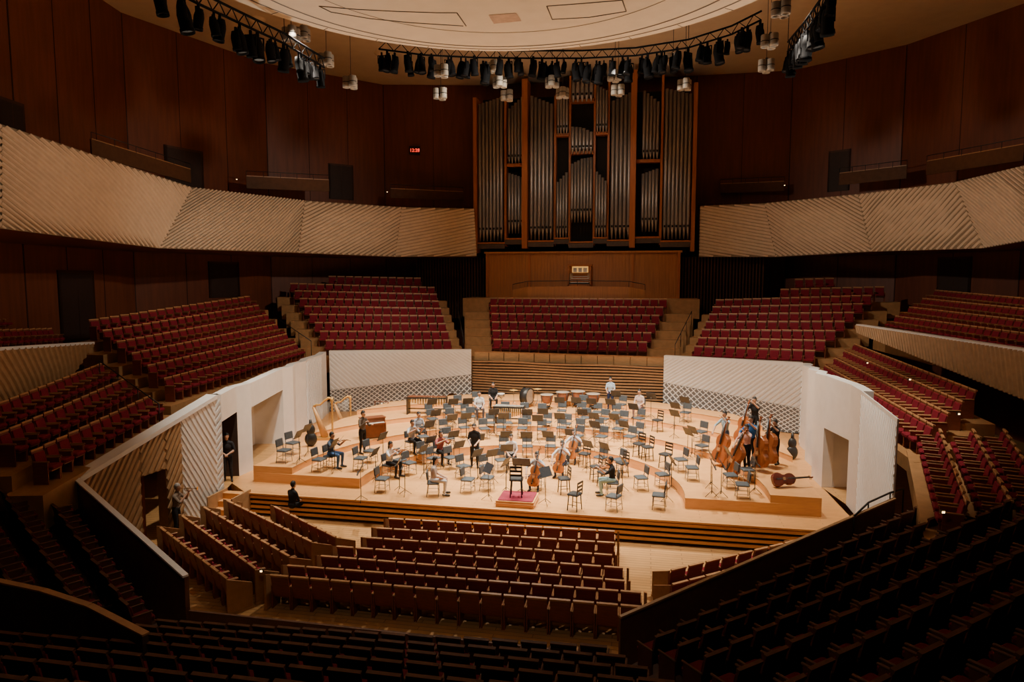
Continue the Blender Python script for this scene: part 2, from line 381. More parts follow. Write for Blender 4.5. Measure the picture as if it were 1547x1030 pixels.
def side_wall(name, P, doors, rbs, darkdoors, ang, lab, side, split=.7, thin=()):
    m = MB(); P = [V(p) for p in P]
    for i in range(len(P) - 1):
        a, b = P[i], P[i + 1]; d = doors.get(i); za, zb = a.z, b.z; a = V((a.x, a.y, 0)); b = V((b.x, b.y, 0))
        n = V((-(b - a).y, (b - a).x, 0)).normalized() * side
        if d:
            m.wall(a, b, d, za, d, zb, .35, 0, side)
            e = n * 1.3; zd = V((0, 0, d)); c = lerp(a, b, split); l = V((0, 0, .01)); dk = i in darkdoors
            m.add([a + e, c + e, c + e + zd, a + e + zd], [(0, 1, 2, 3)], 2)
            m.add([c + e, b + e, b + e + zd, c + e + zd], [(0, 1, 2, 3)], 2 if dk else 0)
            m.add([b, b + e, b + e + zd, b + zd], [(0, 1, 2, 3)], 2 if dk else 0)
            m.add([a, a + e, a + e + zd, a + zd], [(0, 1, 2, 3)], 2 if dk else 0)
            m.add([a + zd, b + zd, b + e + zd, a + e + zd], [(0, 1, 2, 3)], 1)
            m.add([a + l, b + l, b + e + l, a + e + l], [(0, 1, 2, 3)], 3)
        else:
            white_seg(m, a.xy, b.xy, (0, 0), (za, zb), side, ang, rib=(i in rbs), thick=.04 if i in thin else .35)
    S(m.obj(name, [white, lattice_dark, M('lobby_painted_shade', (.05, .025, .015), None, .7), floor_wood]), lab)  # dark recess faces paint in the shade of the unlit doorways
def zig(A, B, us):
    A2 = V((A.x, A.y, 0)); B2 = V((B.x, B.y, 0)); n = V((-(B2 - A2).y, (B2 - A2).x, 0)).normalized()
    if n.dot(V((0, 6, 0)) - A2) < 0: n = -n
    out = []
    for i, u in enumerate(us):
        h = HP(u, 640, A2, B2); h.z = 0; h = h + n * (.14 if i % 2 else -.06); t = (h.xy - A2.xy).length / (B2 - A2).xy.length
        out.append((h.x, h.y, lerp(A.z, B.z, min(1, t))))
    return out
side_wall('wall_stage_left', zig(wl0, wlc, [325, 329, 361, 375, 431, 440, 450, 460, 470, 484, 497]), {1: 2.45, 3: 2.45}, {0, 7, 8}, {1}, 50, 'white folded-panel stage side wall with two doorways', 1, split=.82)
RW = [(10.5, -2.5, 3.87), (10.78, 1.4, 3.95)]
dr0 = G(1278, 762, 0); dr1 = G(1241, 736, 0)
RW += [(dr0.x, dr0.y, 3.97), (dr1.x, dr1.y, 4.0)]
for i in range(1, 7):
    t = i / 7; p = lerp(V((dr1.x, dr1.y, 4.0)), V((wrc.x, wrc.y, 3.4)), t); RW.append((p.x - (.22 if i % 2 else 0), p.y, p.z))
RW.append((wrc.x, wrc.y, 3.4))
side_wall('wall_stage_right', RW, {2: 2.15}, {0, 8}, set(), 50, 'white folded-panel stage side wall with a doorway', -1, split=.45, thin=(0,))
# near left slatted wall (descends toward the terrace)
w0 = G(118, 722, 2.0); wA = V((wl0.x, wl0.y, 0)); wB = V((w0.x, w0.y, 0))
m = MB(); q1 = HP(275, 700, wA, wB); LW = (wB - wA).xy.length; t1 = (q1.xy - wA.xy).length / LW; zz = lambda t: lerp(3.4, 2.0, t)
d0 = HP(250, 700, wA, wB); d1 = HP(211, 700, wA, wB); td0 = (d0.xy - wA.xy).length / LW; td1 = (d1.xy - wA.xy).length / LW
white_seg(m, wA.xy, q1.xy, (-.8, -.8), (3.4, zz(t1)), -1, 60, sp=.16, dep=.025)
white_seg(m, q1.xy, d0.xy, (-.8, -.8), (zz(t1), zz(td0)), -1, -52, sp=.2, mi=4, mr=2, dep=.04)
white_seg(m, d0.xy, d1.xy, (1.45, 1.45), (zz(td0), zz(td1)), -1, -52, sp=.2, mi=4, mr=2, dep=.04)
white_seg(m, d1.xy, wB.xy, (-.8, -.8), (zz(td1), 2.0), -1, -52, sp=.2, mi=4, mr=2, dep=.04)
m.wall(wA + V((.08, 0, 0)), wB + V((.08, 0, 0)), 3.28, 3.42, 1.88, 2.02, .45, 0, -1)
a = V((d0.x - .8, d0.y, -.8)); b = V((d1.x - .8, d1.y, -.8)); h = V((0, 0, 2.3)); m.add([a, b, b + h, a + h], [(0, 1, 2, 3)], 3)
S(m.obj('wall_terrace_left', [white, lattice_dark, slat_wood, case_m, M('slat_backing_wood', (.3, .17, .08))]), 'white-topped slatted wood wall with doorway beside stalls')

m = MB(); a = V((wlb.x, wlb.y + .25, 0)); b = V((wrb.x, wrb.y + .25, 0)); m.wall(a, b, .0, 2.75, .0, 2.75, .3, 1, 1)
nn = V((-(b - a).y, (b - a).x, 0)).normalized()
for k in range(12):
    pts = []; N = 24
    for i in range(N + 1):
        p = lerp(a, b, i / N) - nn * .05; p.z = 1.02 + k * .155 + .02 * sin(i * .5 + k * .5); pts.append(p)
    vs = []; fs = []
    for p in pts: vs += [p + V((0, 0, -.045)), p + V((0, 0, .045)), p + V((0, 0, .045)) + nn * .06]
    for i in range(N): fs += [(3 * i, 3 * i + 3, 3 * i + 4, 3 * i + 1), (3 * i + 1, 3 * i + 4, 3 * i + 5, 3 * i + 2)]
    m.add(vs, fs, 0)
S(m.obj('wall_stage_back', [M('louvre_wood', (.38, .22, .11), (.32, .18, .09), .5, 5), void]), 'horizontal wood louvres at the rear of stage')
m = MB(); a2 = a + nn * .3; b2 = b + nn * .3
N = 12
for i in range(N): m.wall(lerp(a2, b2, i / N + .002), lerp(a2, b2, (i + 1) / N - .002), 2.7, 3.2, 2.7, 3.2, .12, 0, 1)
m.wall(a2, b2, 3.2, 3.26, 3.2, 3.26, .2, 1, 1)
S(m.obj('trim_4', [ply, arm_wood]), 'oak parapet panels above the stage rear wall', 'parapet')

m = MB()
for k in range(4): m.box((-9.6, -.15 - .28 * k, -.8 + (.8 - .2 * k) / 2), (.9, .28, .8 - .2 * k), 0)
for sx in (-.45, .45): m.box((-9.6 + sx, -.55, -.35), (.05, 1.1, .9), 1, Matrix.Rotation(radians(0), 3, 'X'))
tag(m.obj('stage_steps', [riser_wood, slat_wood]), 'small wooden steps up to the stage', 'steps')

# ------------------------------------------------------------------ theatre seats
def seat_parts():
    fr = MB()
    for sx in (-1, 1):
        fr.box((sx * .245, -.02, .29), (.03, .38, .58), 1); fr.cushion((sx * .245, 0, .6), (.04, .42, .035), 3, b=.012)
    fr.box((0, -.1, .3), (.48, .05, .05), 1)
    bk = MB(); R = Matrix.Rotation(radians(12), 3, 'X')
    bk.box((0, -.2, .6), (.46, .03, .56), 1, R); bk.cushion((0, -.165, .58), (.43, .05, .46), 2, R, .02); bk.box((0, -.257, .878), (.475, .06, .045), 0, R)
    cu = MB(); cu.cushion((0, .06, .42), (.44, .42, .1), 2, Matrix.Rotation(radians(4), 3, 'X'), .03); cu.box((0, .05, .355), (.42, .38, .025), 1)
    return fr, bk, cu
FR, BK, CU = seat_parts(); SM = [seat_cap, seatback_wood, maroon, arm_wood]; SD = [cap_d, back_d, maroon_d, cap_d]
def mk_seat(mats):
    def f():
        o = FR.obj('theatre_seat', mats); tag(o, 'theatre seat, maroon upholstery and wooden shell', 'seat')
        BK.obj('backrest', mats, o); CU.obj('seat_cushion', mats, o); return o
    return f
SEATS = []; PLAT = []; ENDS = []
def row(A, B, top, group, prio, face=V((0, 5, 0)), plat=True, ext=.7, pitch=.54, depth=.46, drop=.9, dark=False):
    A = V(A); B = V(B); za, zb = (A.z - .88, B.z - .88) if top else (A.z, B.z)
    a = V((A.x, A.y, 0)); b = V((B.x, B.y, 0)); L = (b - a).length; n = max(1, int(round(L / pitch)))
    nr = V((-(b - a).y, (b - a).x, 0)).normalized()
    if nr.dot(face - a) < 0: nr = -nr
    for i in range(n):
        t = (i + .5) / n; p = lerp(a, b, t); p.z = lerp(za, zb, t); SEATS.append((p, yaw_of(nr), group, prio, dark))
    if group == 'stalls seats':
        for q, s_ in ((a, -1), (b, 1)):
            ENDS.append((q + (b - a).normalized() * s_ * .08 + V((0, 0, -.8)), yaw_of(nr)))
    if plat:
        d = (b - a).normalized(); k = (zb - za) / max(L, .1)
        e0, e1 = a - d * ext, b + d * ext; z0, z1 = za - k * ext, zb + k * ext
        PLAT.append(([(e0 + nr * depth).xy, (e1 + nr * depth).xy, (e1 - nr * depth * 1.1).xy, (e0 - nr * depth * 1.1).xy], [z0 - drop, z1 - drop, z1 - drop, z0 - drop], [z0, z1, z1, z0], dark))
def block(A0, B0, A1, B1, n, group, prio=1, **k):
    for i in range(n):
        t = i / max(1, n - 1); row(lerp(A0, A1, t), lerp(B0, B1, t), True, group, prio, **k)
for i in range(6):
    y = 17.2 + .86 * i; z = 3.0 + .45 * i; w = lerp(4.4, 5.55, i / 5); row((-w, y, z), (w, y, z), False, 'choir seats behind the stage', 1, ext=1.5, drop=1.6)
block(Q(490, 514, 38.6), Q(683, 514, 39.5), Q(437, 428, 43.6), Q(658, 434, 45.4), 8, 'choir side seats', 1)
row(Q(495, 417, 45.4), Q(637, 420, 46.5), True, 'choir side seats', 1)
block(Q(1046, 523, 36.3), Q(1232, 530, 33.4), Q(1080, 453, 41.2), Q(1318, 446, 38.0), 7, 'choir side seats', 1)
row(Q(1178, 437, 41), Q(1338, 433, 39), True, 'choir side seats', 1); row(Q(1200, 422, 42), Q(1262, 420, 41.3), True, 'choir side seats', 1)
block(Q(256, 572, 25.2), Q(455, 519, 36.9), Q(140, 484, 29), Q(383, 447, 39.5), 6, 'side terrace seats', 1)
block(Q(60, 683, 17.2), Q(238, 597, 23.6), Q(-40, 630, 17.6), Q(165, 548, 26.2), 3, 'side terrace seats', 1)
block(Q(1238, 552, 31.6), Q(1397, 643, 18.9), Q(1282, 519, 33.8), Q(1462, 590, 20.8), 4, 'side terrace seats', 1, drop=.4)
block(Q(1403, 645, 18.6), Q(1440, 758, 13.6), Q(1500, 645, 19.8), Q(1570, 758, 14.8), 3, 'side terrace seats', 1, drop=.5)
block(Q(1345, 477, 34.5), Q(1590, 510, 22), Q(1405, 438, 37.2), Q(1590, 455, 26), 4, 'side gallery seats', 1, depth=.5)
block(Q(-60, 500, 22), Q(88, 496, 29.5), Q(-60, 470, 24), Q(60, 474, 31), 2, 'side gallery seats', 1)
st = 'stalls seats'
for (a, b) in [((590, 779), (930, 798)), ((572, 793), (930, 815)), ((557, 807), (927, 833)), ((513, 820), (944, 852)), ((490, 834), (946, 871)), ((440, 848), (970, 888)), ((415, 862), (972, 909))]:
    row(G(*a, .08), G(*b, .08), True, st, 0, plat=False)
for (a, b) in [((425, 762), (520, 808)), ((354, 753), (484, 815)), ((320, 763), (452, 837)), ((288, 776), (402, 855)), ((256, 793), (360, 870))]:
    row(G(*a, .08), G(*b, .08), True, st, 0, plat=False, face=V((3, 6, 0)))
for (a, b) in [((1002, 856), (1195, 811)), ((1004, 877), (1170, 835)), ((1008, 898), (1110, 872))]:
    row(G(*a, .08), G(*b, .08), True, st, 0, plat=False, face=V((-2, 6, 0)))
PP = [V((10.6, -2.6, 0)), V((3.8, -8.5, 0)), V((-5.6, -8.5, 0)), V((w0.x, w0.y, 0))]; PZ = [1.2, .05, -.4, 1.1]
def offs(k):
    segs = []
    for a, b in zip(PP[:-1], PP[1:]):
        n = V((-(b - a).y, (b - a).x, 0)).normalized()
        if n.dot(V((0, 4, 0)) - a) > 0: n = -n
        segs.append((a + n * k, b + n * k))
    pts = [segs[0][0]]
    for (a, b), (c, d) in zip(segs[:-1], segs[1:]):
        r = b - a; s = d - c; t = ((c - a).x * s.y - (c - a).y * s.x) / (r.x * s.y - r.y * s.x); pts.append(a + r * t)
    pts.append(segs[-1][1]); return pts
for k in range(8):
    o = offs(.62 + k * .92)
    RZ = [.33, .38, .38, .33]
    for i in range(3):
        a = o[i].copy(); b = o[i + 1].copy(); a.z = PZ[i] + RZ[i] * k; b.z = PZ[i + 1] + RZ[i + 1] * k
        d = (b - a).normalized()
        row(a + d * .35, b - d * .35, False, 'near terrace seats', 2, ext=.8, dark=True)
for T, W in ((TL, WL), (TR, WR)):
    for i in range(len(T) - 1):
        for k, dz in ((.3, .1), (.55, .45)):
            a = lerp(T[i], V((W[i].x, W[i].y, 12)), k); b = lerp(T[i + 1], V((W[i + 1].x, W[i + 1].y, 12)), k)
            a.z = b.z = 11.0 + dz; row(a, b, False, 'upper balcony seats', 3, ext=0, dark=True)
m = MB()
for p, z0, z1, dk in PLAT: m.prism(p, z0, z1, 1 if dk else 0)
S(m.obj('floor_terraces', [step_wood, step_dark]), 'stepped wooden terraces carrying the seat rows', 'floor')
vis = []
for p, y, g, pr, dk in SEATS:
    u, v, w = proj(p + V((0, 0, .8)))
    if -40 < u < 1590 and -40 < v < 1075 and w > 1: vis.append((pr, w, p, y, g, dk))
ind = [s for s in vis if s[0] == 0]; near = sorted([s for s in vis if s[0] in (1, 2)], key=lambda s: s[1])
nnear = max(0, 310 - len(ind)); ind += near[:nnear]; rest = near[nnear:] + [s for s in vis if s[0] == 3]
GL = {'stalls seats': 'stalls theatre seat with maroon upholstery and wooden shell', 'near terrace seats': 'terrace seat, maroon and wood darkened to look unlit',
      'side terrace seats': 'side terrace seat, maroon upholstery, wood armrests'}
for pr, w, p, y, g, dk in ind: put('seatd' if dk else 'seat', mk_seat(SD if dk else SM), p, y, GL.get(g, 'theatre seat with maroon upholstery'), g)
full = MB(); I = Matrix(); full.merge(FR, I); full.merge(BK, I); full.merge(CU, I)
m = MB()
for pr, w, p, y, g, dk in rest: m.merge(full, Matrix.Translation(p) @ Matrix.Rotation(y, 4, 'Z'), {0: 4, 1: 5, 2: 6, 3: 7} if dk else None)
o = m.obj('theatre_seats', SM + SD); tag(o, 'rows of maroon theatre seats on the far terraces', 'seats', None, 'stuff')
def build_end():
    m = MB(); m.prism([(-.03, -.33), (.03, -.33), (.03, .3), (-.03, .3)], 0, [.92, .92, .66, .66], 0); m.box((0, -.02, .03), (.09, .66, .06), 1)
    o = m.obj('row_end_panel', [M('end_panel_oak', (.42, .22, .09), (.36, .18, .075), .5), step_wood]); tag(o, 'oak end panel closing a row of stalls seats', 'panel', 'row end panels'); return o
for p, y in ENDS: put('end', build_end, p, y)

# near terrace parapets
m = MB(); r0 = V((10.5, -2.5, 1.8)); r1 = G(935, 932, .6); r1.z = .6
m.wall(r0, r1, -.8, 1.8, -.8, .6, .06, 0, 1); m.wall(r0, r1, 1.8, 1.84, .6, .64, .08, 1, 1)
l1 = G(285, 870, .6); m.wall(w0, l1, -.8, 2.0, -.8, .6, .1, 0, -1); m.wall(w0, l1, 2.0, 2.05, .6, .65, .14, 2, -1)
m.wall(l1, r1, -.8, -.2, -.8, -.2, .06, 0, -1)
S(m.obj('wall_terrace_front', [M('parapet_dark_oak', (.16, .07, .035), None, .6), ply, white]), 'low parapet wall dividing terrace from stalls', 'parapet')
def gal(name, P, ang, flip, lab):
    m = MB(); P = [V(p) for p in P]
    m.grid(P, 2); m.ribs(P, .24, ang, .21, .05, 0, flip)
    out = (P[2] - P[3]).cross(ZZ).normalized() * .3
    if out.dot(V((0, 5, 5)) - P[3]) > 0: out = -out
    t = V((0, 0, .05)); m.add([P[3] + t, P[2] + t, P[2] + out + t, P[3] + out + t, P[3] - t, P[2] - t, P[2] + out - t, P[3] + out - t], [(0, 1, 2, 3), (7, 6, 5, 4), (0, 4, 5, 1), (1, 5, 6, 2), (2, 6, 7, 3), (3, 7, 4, 0)], 1)
    S(m.obj(name, [slat_wood, white, step_wood]), lab, 'parapet')
gal('wall_gallery_left', [Q(-60, 660, 18), Q(100, 582, 25), Q(143, 518, 27), Q(-60, 531, 18)], -40, 1, 'ribbed parapet of the side gallery with white cap')
gal('wall_gallery_right', [Q(1293, 502, 33), Q(1600, 625, 18.5), Q(1600, 538, 18.5), Q(1293, 491, 33)], -75, 1, 'ribbed parapet of the side gallery with white cap')
m = MB(); P = [G(-20, 878, 2.2), G(60, 895, 2.1), G(130, 918, 2.0), G(215, 962, 1.9)]
for a, b in zip(P[:-1], P[1:]): m.wall(a, b, .4, a.z, .4, b.z, .1, 0); m.wall(a, b, a.z, a.z + .03, b.z, b.z + .03, .12, 1)
S(m.obj('trim_5', [step_dark, arm_wood]), 'curved low parapet with oak cap in the terrace', 'parapet')

# ------------------------------------------------------------------ organ
OY = 24.4
def ox(u): return (u - 883) / 22.35
def oz(v): return 7.4 + (420.5 - v) / 23.6 * 1.04
org = MB()
org.box((0, OY + 1.5, 14.2), (13.6, 1.2, 10.4), 1)
boards = [(724, 150, 382, .24, 1.2), (769, 155, 372, .15, .9), (800, 128, 376, .36, 1.4), (865, 124, 372, .13, .8), (901, 124, 372, .13, .8), (957, 124, 376, .36, 1.4), (997, 130, 372, .15, .9), (1042, 145, 382, .24, 1.2), (843, 150, 372, .14, .7), (921, 135, 372, .14, .7)]
for u, v0, v1, w, d in boards: org.box((ox(u), OY + .8 - d / 2 + .2, (oz(v0) + oz(v1)) / 2), (w, d, oz(v0) - oz(v1)), 0)
for a, b, dv in ((722, 769, 6), (769, 800, 0), (800, 843, 4), (843, 865, 0), (865, 901, 6), (901, 921, 0), (921, 955, 4), (955, 997, 0), (997, 1044, 6)):
    mu = (ox(a) + ox(b)) / 2; w = ox(b) - ox(a); org.box((mu, OY + .35, oz(366 + dv)), (w, .9, .3), 2); org.box((mu, OY + .2, oz(361 + dv)), (w, .6, .1), 0)
for a, b, v in ((771, 798, 250), (845, 865, 208), (901, 921, 208), (865, 901, 235), (959, 995, 250), (865, 901, 160)): org.box(((ox(a) + ox(b)) / 2, OY + .45, oz(v)), (ox(b) - ox(a), .5, .2), 0)
organ = org.obj('pipe_organ', [case_m, void, M('organ_dark_plinth', (.09, .06, .045))]); tag(organ, 'large pipe organ with oak case boards and metal pipes', 'organ')
m = MB(); m.box((0, OY + .7, 7.35), (12.8, 1.6, 3.5), 0)
for k in range(60):
    x = -6.3 + k * .2135
    if abs(x) > .8: m.box((x, OY - .12, 7.35), (.09, .06, 3.5), 0)
for x in (-6.3, -3.4, 3.4, 6.3): m.box((x, OY - .16, 7.35), (.16, .14, 3.5), 1)
m.box((0, OY - .1, 9.1), (13.0, .3, .12), 0)
m.obj('organ_base', [base_m, case_m], organ)
groups = [(728, 766, 7, 356, 160, 150, 1), (773, 797, 5, 345, 262, 270, 1), (773, 797, 5, 240, 170, 150, 1), (806, 841, 6, 355, 150, 165, 1), (846, 863, 4, 355, 280, 262, 1), (846, 863, 4, 200, 150, 140, 1), (867, 899, 7, 330, 250, 240, 0), (867, 899, 6, 230, 195, 205, 0), (867, 899, 5, 155, 130, 125, 0)]
for a, b, n, vb, va, vc, mir in groups:
    for side in ((1, -1) if mir else (1,)):
        for i in range(n):
            t = (i + .5) / n; u = lerp(a, b, t); top = lerp(va, vc, t) + (6 * abs(t - .5) if not mir else 0)
            x = ox(u) if side == 1 else -ox(u); r = (ox(b) - ox(a)) / n * .47
            z0 = oz(vb + 8); zf = z0 + .7 if vb > 300 else z0 + .35; z1 = oz(top)
            pm = MB(); pm.tube([(x, OY, z0), (x, OY, zf), (x, OY, zf + .02), (x, OY, z1)], [r * .3, r * .95, r, r], 0, 10)
            pm.box((x, OY - r * .95, zf + .12), (r * 1.0, .04, .14), 1); pm.box((x, OY - r * .95, zf + .02), (r * 1.1, .06, .03), 0)
            pm.obj('organ_pipe', [pipe_m, void], organ)
m = MB(); m.box((0, OY - .6, 6.55), (1.5, .8, .9), 0); m.box((0, OY - .65, 7.05), (1.3, .5, .08), 1)
for k in range(4): m.box((0, OY - .78 + k * .14, 7.12 + k * .13), (1.15, .12, .04), 2); m.box((0, OY - .7 + k * .14, 7.17 + k * .13), (1.25, .03, .09), 0)
for sx in (-1, 1):
    m.box((sx * .72, OY - .6, 7.4), (.1, .8, 1.5), 0); m.box((sx * .58, OY - .42, 7.35), (.2, .1, .7), 4)
    for k in range(10): m.tube([(sx * (.53 + .1 * (k % 2)), OY - .46, 7.08 + .11 * (k // 2)), (sx * (.53 + .1 * (k % 2)), OY - .52, 7.08 + .11 * (k // 2))], .025, 2, 6)
m.box((0, OY - .35, 7.97), (1.05, .06, .4), 3); m.box((0, OY - .45, 7.72), (1.1, .2, .04), 4); m.box((0, OY - .4, 8.26), (1.6, .4, .1), 0)
for k in range(3): m.box((-.33 + k * .33, OY - .4, 7.93), (.24, .02, .28), 2)
con = m.obj('organ_console', [case_m, black, paper, M('lit_music_desk', (.9, .5, .14), None, .5, 4, emit=.7), ply]); tag(con, 'organ console with keyboards and lit music desk', 'organ console')
m = MB(); m.cushion((0, OY - 1.5, 6.65), (1.2, .35, .06), 0); m.box((-.5, OY - 1.5, 6.35), (.08, .3, .55), 0); m.box((.5, OY - 1.5, 6.35), (.08, .3, .55), 0); m.box((0, OY - 1.5, 6.4), (1.0, .05, .1), 0)
tag(m.obj('organ_bench', [base_m]), 'wooden bench in front of the organ console', 'bench')
m = MB(); m.box((0, 23.6, 5.5), (15, 2.6, 1.2), 0); S(m.obj('floor_organ', [step_wood]), 'wooden gallery floor before the organ', 'floor')
m = MB()
pts = [V((-4.2, 22.5, 6.65)), V((-3.2, 22.3, 6.85)), V((0, 22.2, 6.9)), V((3.2, 22.3, 6.85)), V((4.2, 22.5, 6.65))]
for a, b in zip(pts[:-1], pts[1:]): m.wall(a, b, 6.0, a.z, 6.0, b.z, .06, 0)
m.tube([p + V((0, 0, .35)) for p in pts], .02, 1)
for p in pts: m.tube([p, p + V((0, 0, .35))], .015, 1)
tag(m.obj('organ_railing', [base_m, black]), 'curved wooden railing in front of organ console', 'railing')
for sgn, n in ((-1, 8), (1, 9)):
    m = MB(); m.box((sgn * 9.1, 25.4, 6.7), (5.2, .2, 4.2), 1)
    for k in range(26): m.box((sgn * (6.6 + k * .2), 25.2, 6.7), (.07, .12, 4.2), 0)
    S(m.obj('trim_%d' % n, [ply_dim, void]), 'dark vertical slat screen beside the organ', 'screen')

# ------------------------------------------------------------------ canopy
m = MB(); cc = Matrix.Translation((.8, -5.8, 0))
m.lathe([(.01, 14.6), (6.55, 14.6), (6.6, 14.62), (6.65, 14.8), (7.5, 14.82), (7.55, 14.97), (8.2, 15.0), (8.3, 15.06), (8.32, 15.35), (8.1, 15.4), (.01, 15.4)], 0, 96, cc, sm=False)
m.lathe([(8.29, 15.1), (8.36, 15.12), (8.36, 15.18), (8.29, 15.18)], 1, 96, cc)
m.lathe([(6.48, 14.595), (6.54, 14.595)], 1, 96, cc); m.lathe([(7.4, 14.815), (7.46, 14.815)], 1, 96, cc); m.lathe([(5.28, 14.595), (5.31, 14.595)], 1, 96, cc)
for k in range(0, 180, 12):
    a = radians(k + 4); m.tube([cc @ V((6.6 * cos(a), 6.6 * sin(a), 14.82)), cc @ V((7.5 * cos(a), 7.5 * sin(a), 14.83))], .012, 1, 5)
    m.tube([cc @ V((7.55 * cos(a + .1), 7.55 * sin(a + .1), 14.975)), cc @ V((8.2 * cos(a + .1), 8.2 * sin(a + .1), 15.0))], .012, 1, 5)
def slot(pts, r=.018):
    m.tube([G(u, v, 14.6) for u, v in pts], r, 1, 6)
slot([(482, 9), (540, 14), (600, 17), (660, 19), (690, 19)]); slot([(482, 9), (500, 18), (560, 28), (620, 34), (700, 39)]); slot([(690, 19), (704, 39)])
slot([(826, 9), (880, 5), (940, 0)]); slot([(826, 9), (834, 29), (890, 26), (946, 17)]); slot([(940, 0), (946, 17)])
m.add([G(u, v, 14.59) for u, v in ((738, 23), (780, 20), (788, 32), (746, 36))], [(0, 1, 2, 3)], 2)
can = m.obj('acoustic_canopy', [canopy_m, M('canopy_groove', (.12, .085, .055)), M('canopy_inlay', (.62, .42, .3))]); tag(can, 'large ivory circular acoustic canopy hung over the stage', 'canopy')
for a in range(0, 360, 45):
    m = MB(); x, y = .8 + 7.2 * cos(radians(a + 20)), -5.8 + 7.2 * sin(radians(a + 20)); m.tube([(x, y, 15.35), (x, y, CZ - .02)], .02, 0, 6); m.obj('suspension_cable', [black], can)

def truss(pts, label):
    m = MB(); P = [V(p) for p in pts]; up = V((0, 0, .3))
    m.tube(P, .035, 0, 6); m.tube([p + up for p in P], .035, 0, 6)
    for a, b in zip(P[:-1], P[1:]):
        n = max(1, int((b - a).length / .5))
        for i in range(n):
            m.tube([lerp(a, b, i / n), lerp(a, b, (i + .5) / n) + up, lerp(a, b, (i + 1) / n)], .018, 0, 5)
    for p in P[::3]: m.tube([p + up, V((p.x, p.y, CZ - .02))], .012, 0, 5)
    tag(m.obj('lighting_truss', [fixblk]), label, 'truss', 'lighting trusses')
def build_fix():
    m = MB(); m.box((0, 0, -.04), (.07, .07, .12), 0); m.box((0, 0, -.12), (.36, .05, .03), 0); m.box((-.17, 0, -.28), (.025, .05, .34), 0); m.box((.17, 0, -.28), (.025, .05, .34), 0)
    o = m.obj('stage_spotlight', [fixblk]); tag(o, 'black stage spotlight hanging from a truss', 'spotlight', 'stage spotlights')
    b = MB(); R = Matrix.Translation((0, 0, -.42)) @ Matrix.Rotation(radians(10), 4, 'X')
    b.lathe([(.01, .3), (.1, .29), (.14, .16), (.16, .05), (.15, -.25), (.165, -.27), (.165, -.36), (.14, -.3), (.01, -.3)], 0, 14, R)
    b.lathe([(.01, -.305), (.135, -.305)], 1, 14, R)
    b.obj('lamp_body', [fixblk, lens_m], o); return o
def hang(pts, n, sc=1.0, jit=.2):
    P = [V(p) for p in pts]; Ls = [(b - a).length for a, b in zip(P[:-1], P[1:])]; T = sum(Ls)
    for i in range(n):
        s = T * (i + .5) / n + random.uniform(-jit, jit); k = 0
        while k < len(Ls) - 1 and s > Ls[k]: s -= Ls[k]; k += 1
        p = lerp(P[k], P[k + 1], min(1, max(0, s / Ls[k]))); put('fix', build_fix, p - V((0, random.choice((0, 0, .35, -.3)), .05 + random.choice((0, 0, 0, .12)))), random.uniform(-2.5, 2.5), scale=sc * random.uniform(.75, 1.25))
tl = [Q(240, -25, 16.3), Q(300, 6, 17.6), Q(360, 34, 19.2), Q(430, 66, 21.4), Q(490, 102, 24)]
tr_ = [Q(1190, 78, 22.5), Q(1215, 50, 20), Q(1240, 16, 18), Q(1262, -25, 16.6)]
tb = [Q(572, 74, 27), Q(640, 83, 27.8), Q(720, 87, 28.5), Q(800, 88, 28.8), Q(880, 88, 28.6), Q(960, 84, 28), Q(1040, 72, 27), Q(1105, 52, 26), Q(1150, 30, 25)]
truss(tl, 'black lighting truss with a row of spotlights'); truss(tr_, 'black lighting truss with a row of spotlights'); truss(tb, 'curved black lighting truss behind the canopy')
hang(tl, 22, .85); hang(tr_, 26, .85); hang(tb, 56, .92)
def build_pend():
    m = MB(); m.tube([(0, 0, 0), (0, 0, 4.2)], .012, 0, 5); m.tube([(0, 0, -.0), (0, 0, .12)], .05, 0, 8)
    for k in range(3):
        a = 2 * pi * k / 3 + .5; m.tube([(0, 0, .08), (.17 * cos(a), .17 * sin(a), .03)], .015, 0, 5)
    o = m.obj('pendant_lamp', [black]); tag(o, 'pendant lamp cluster of three grey metal cylinders', 'lamp', 'pendant lamps')
    for k in range(3):
        a = 2 * pi * k / 3 + .5; s = MB()
        s.lathe([(.01, .03), (.14, .03), (.15, .01), (.15, -.2), (.155, -.22), (.155, -.3), (.15, -.42), (.12, -.42), (.11, -.2)], 0, 14, Matrix.Translation((.19 * cos(a), .19 * sin(a), 0)))
        s.lathe([(.152, -.19), (.158, -.2), (.158, -.22), (.152, -.23)], 1, 14, Matrix.Translation((.19 * cos(a), .19 * sin(a), 0)))
        s.obj('lamp_shade', [lamp_grey, black], o)
    return o
for u, v, d in ((440, 43, 23), (457, 43, 25), (493, 82, 25), (530, 117, 27), (666, 135, 29), (755, 117, 29), (767, 138, 31), (747, 94, 29), (834, 117, 29), (850, 134, 31), (929, 108, 29), (934, 130, 30), (1017, 82, 29), (1035, 121, 29), (1158, 92, 26), (1164, 54, 24), (1182, 4, 21), (668, 100, 27)):
    put('pend', build_pend, Q(u, v, d), random.random(), scale=.92)
for u, v in ((386, 28), (578, 80), (1110, 70)):
    p = G(u, v, CZ); m = MB(); m.lathe([(.01, -.25), (.3, -.22), (.5, -.05), (.5, 0)], 0, 20, Matrix.Translation((p.x, p.y, CZ)))
    tag(m.obj('ceiling_diffuser', [cream]), 'shallow round cream ceiling diffuser', 'diffuser', 'ceiling diffusers')

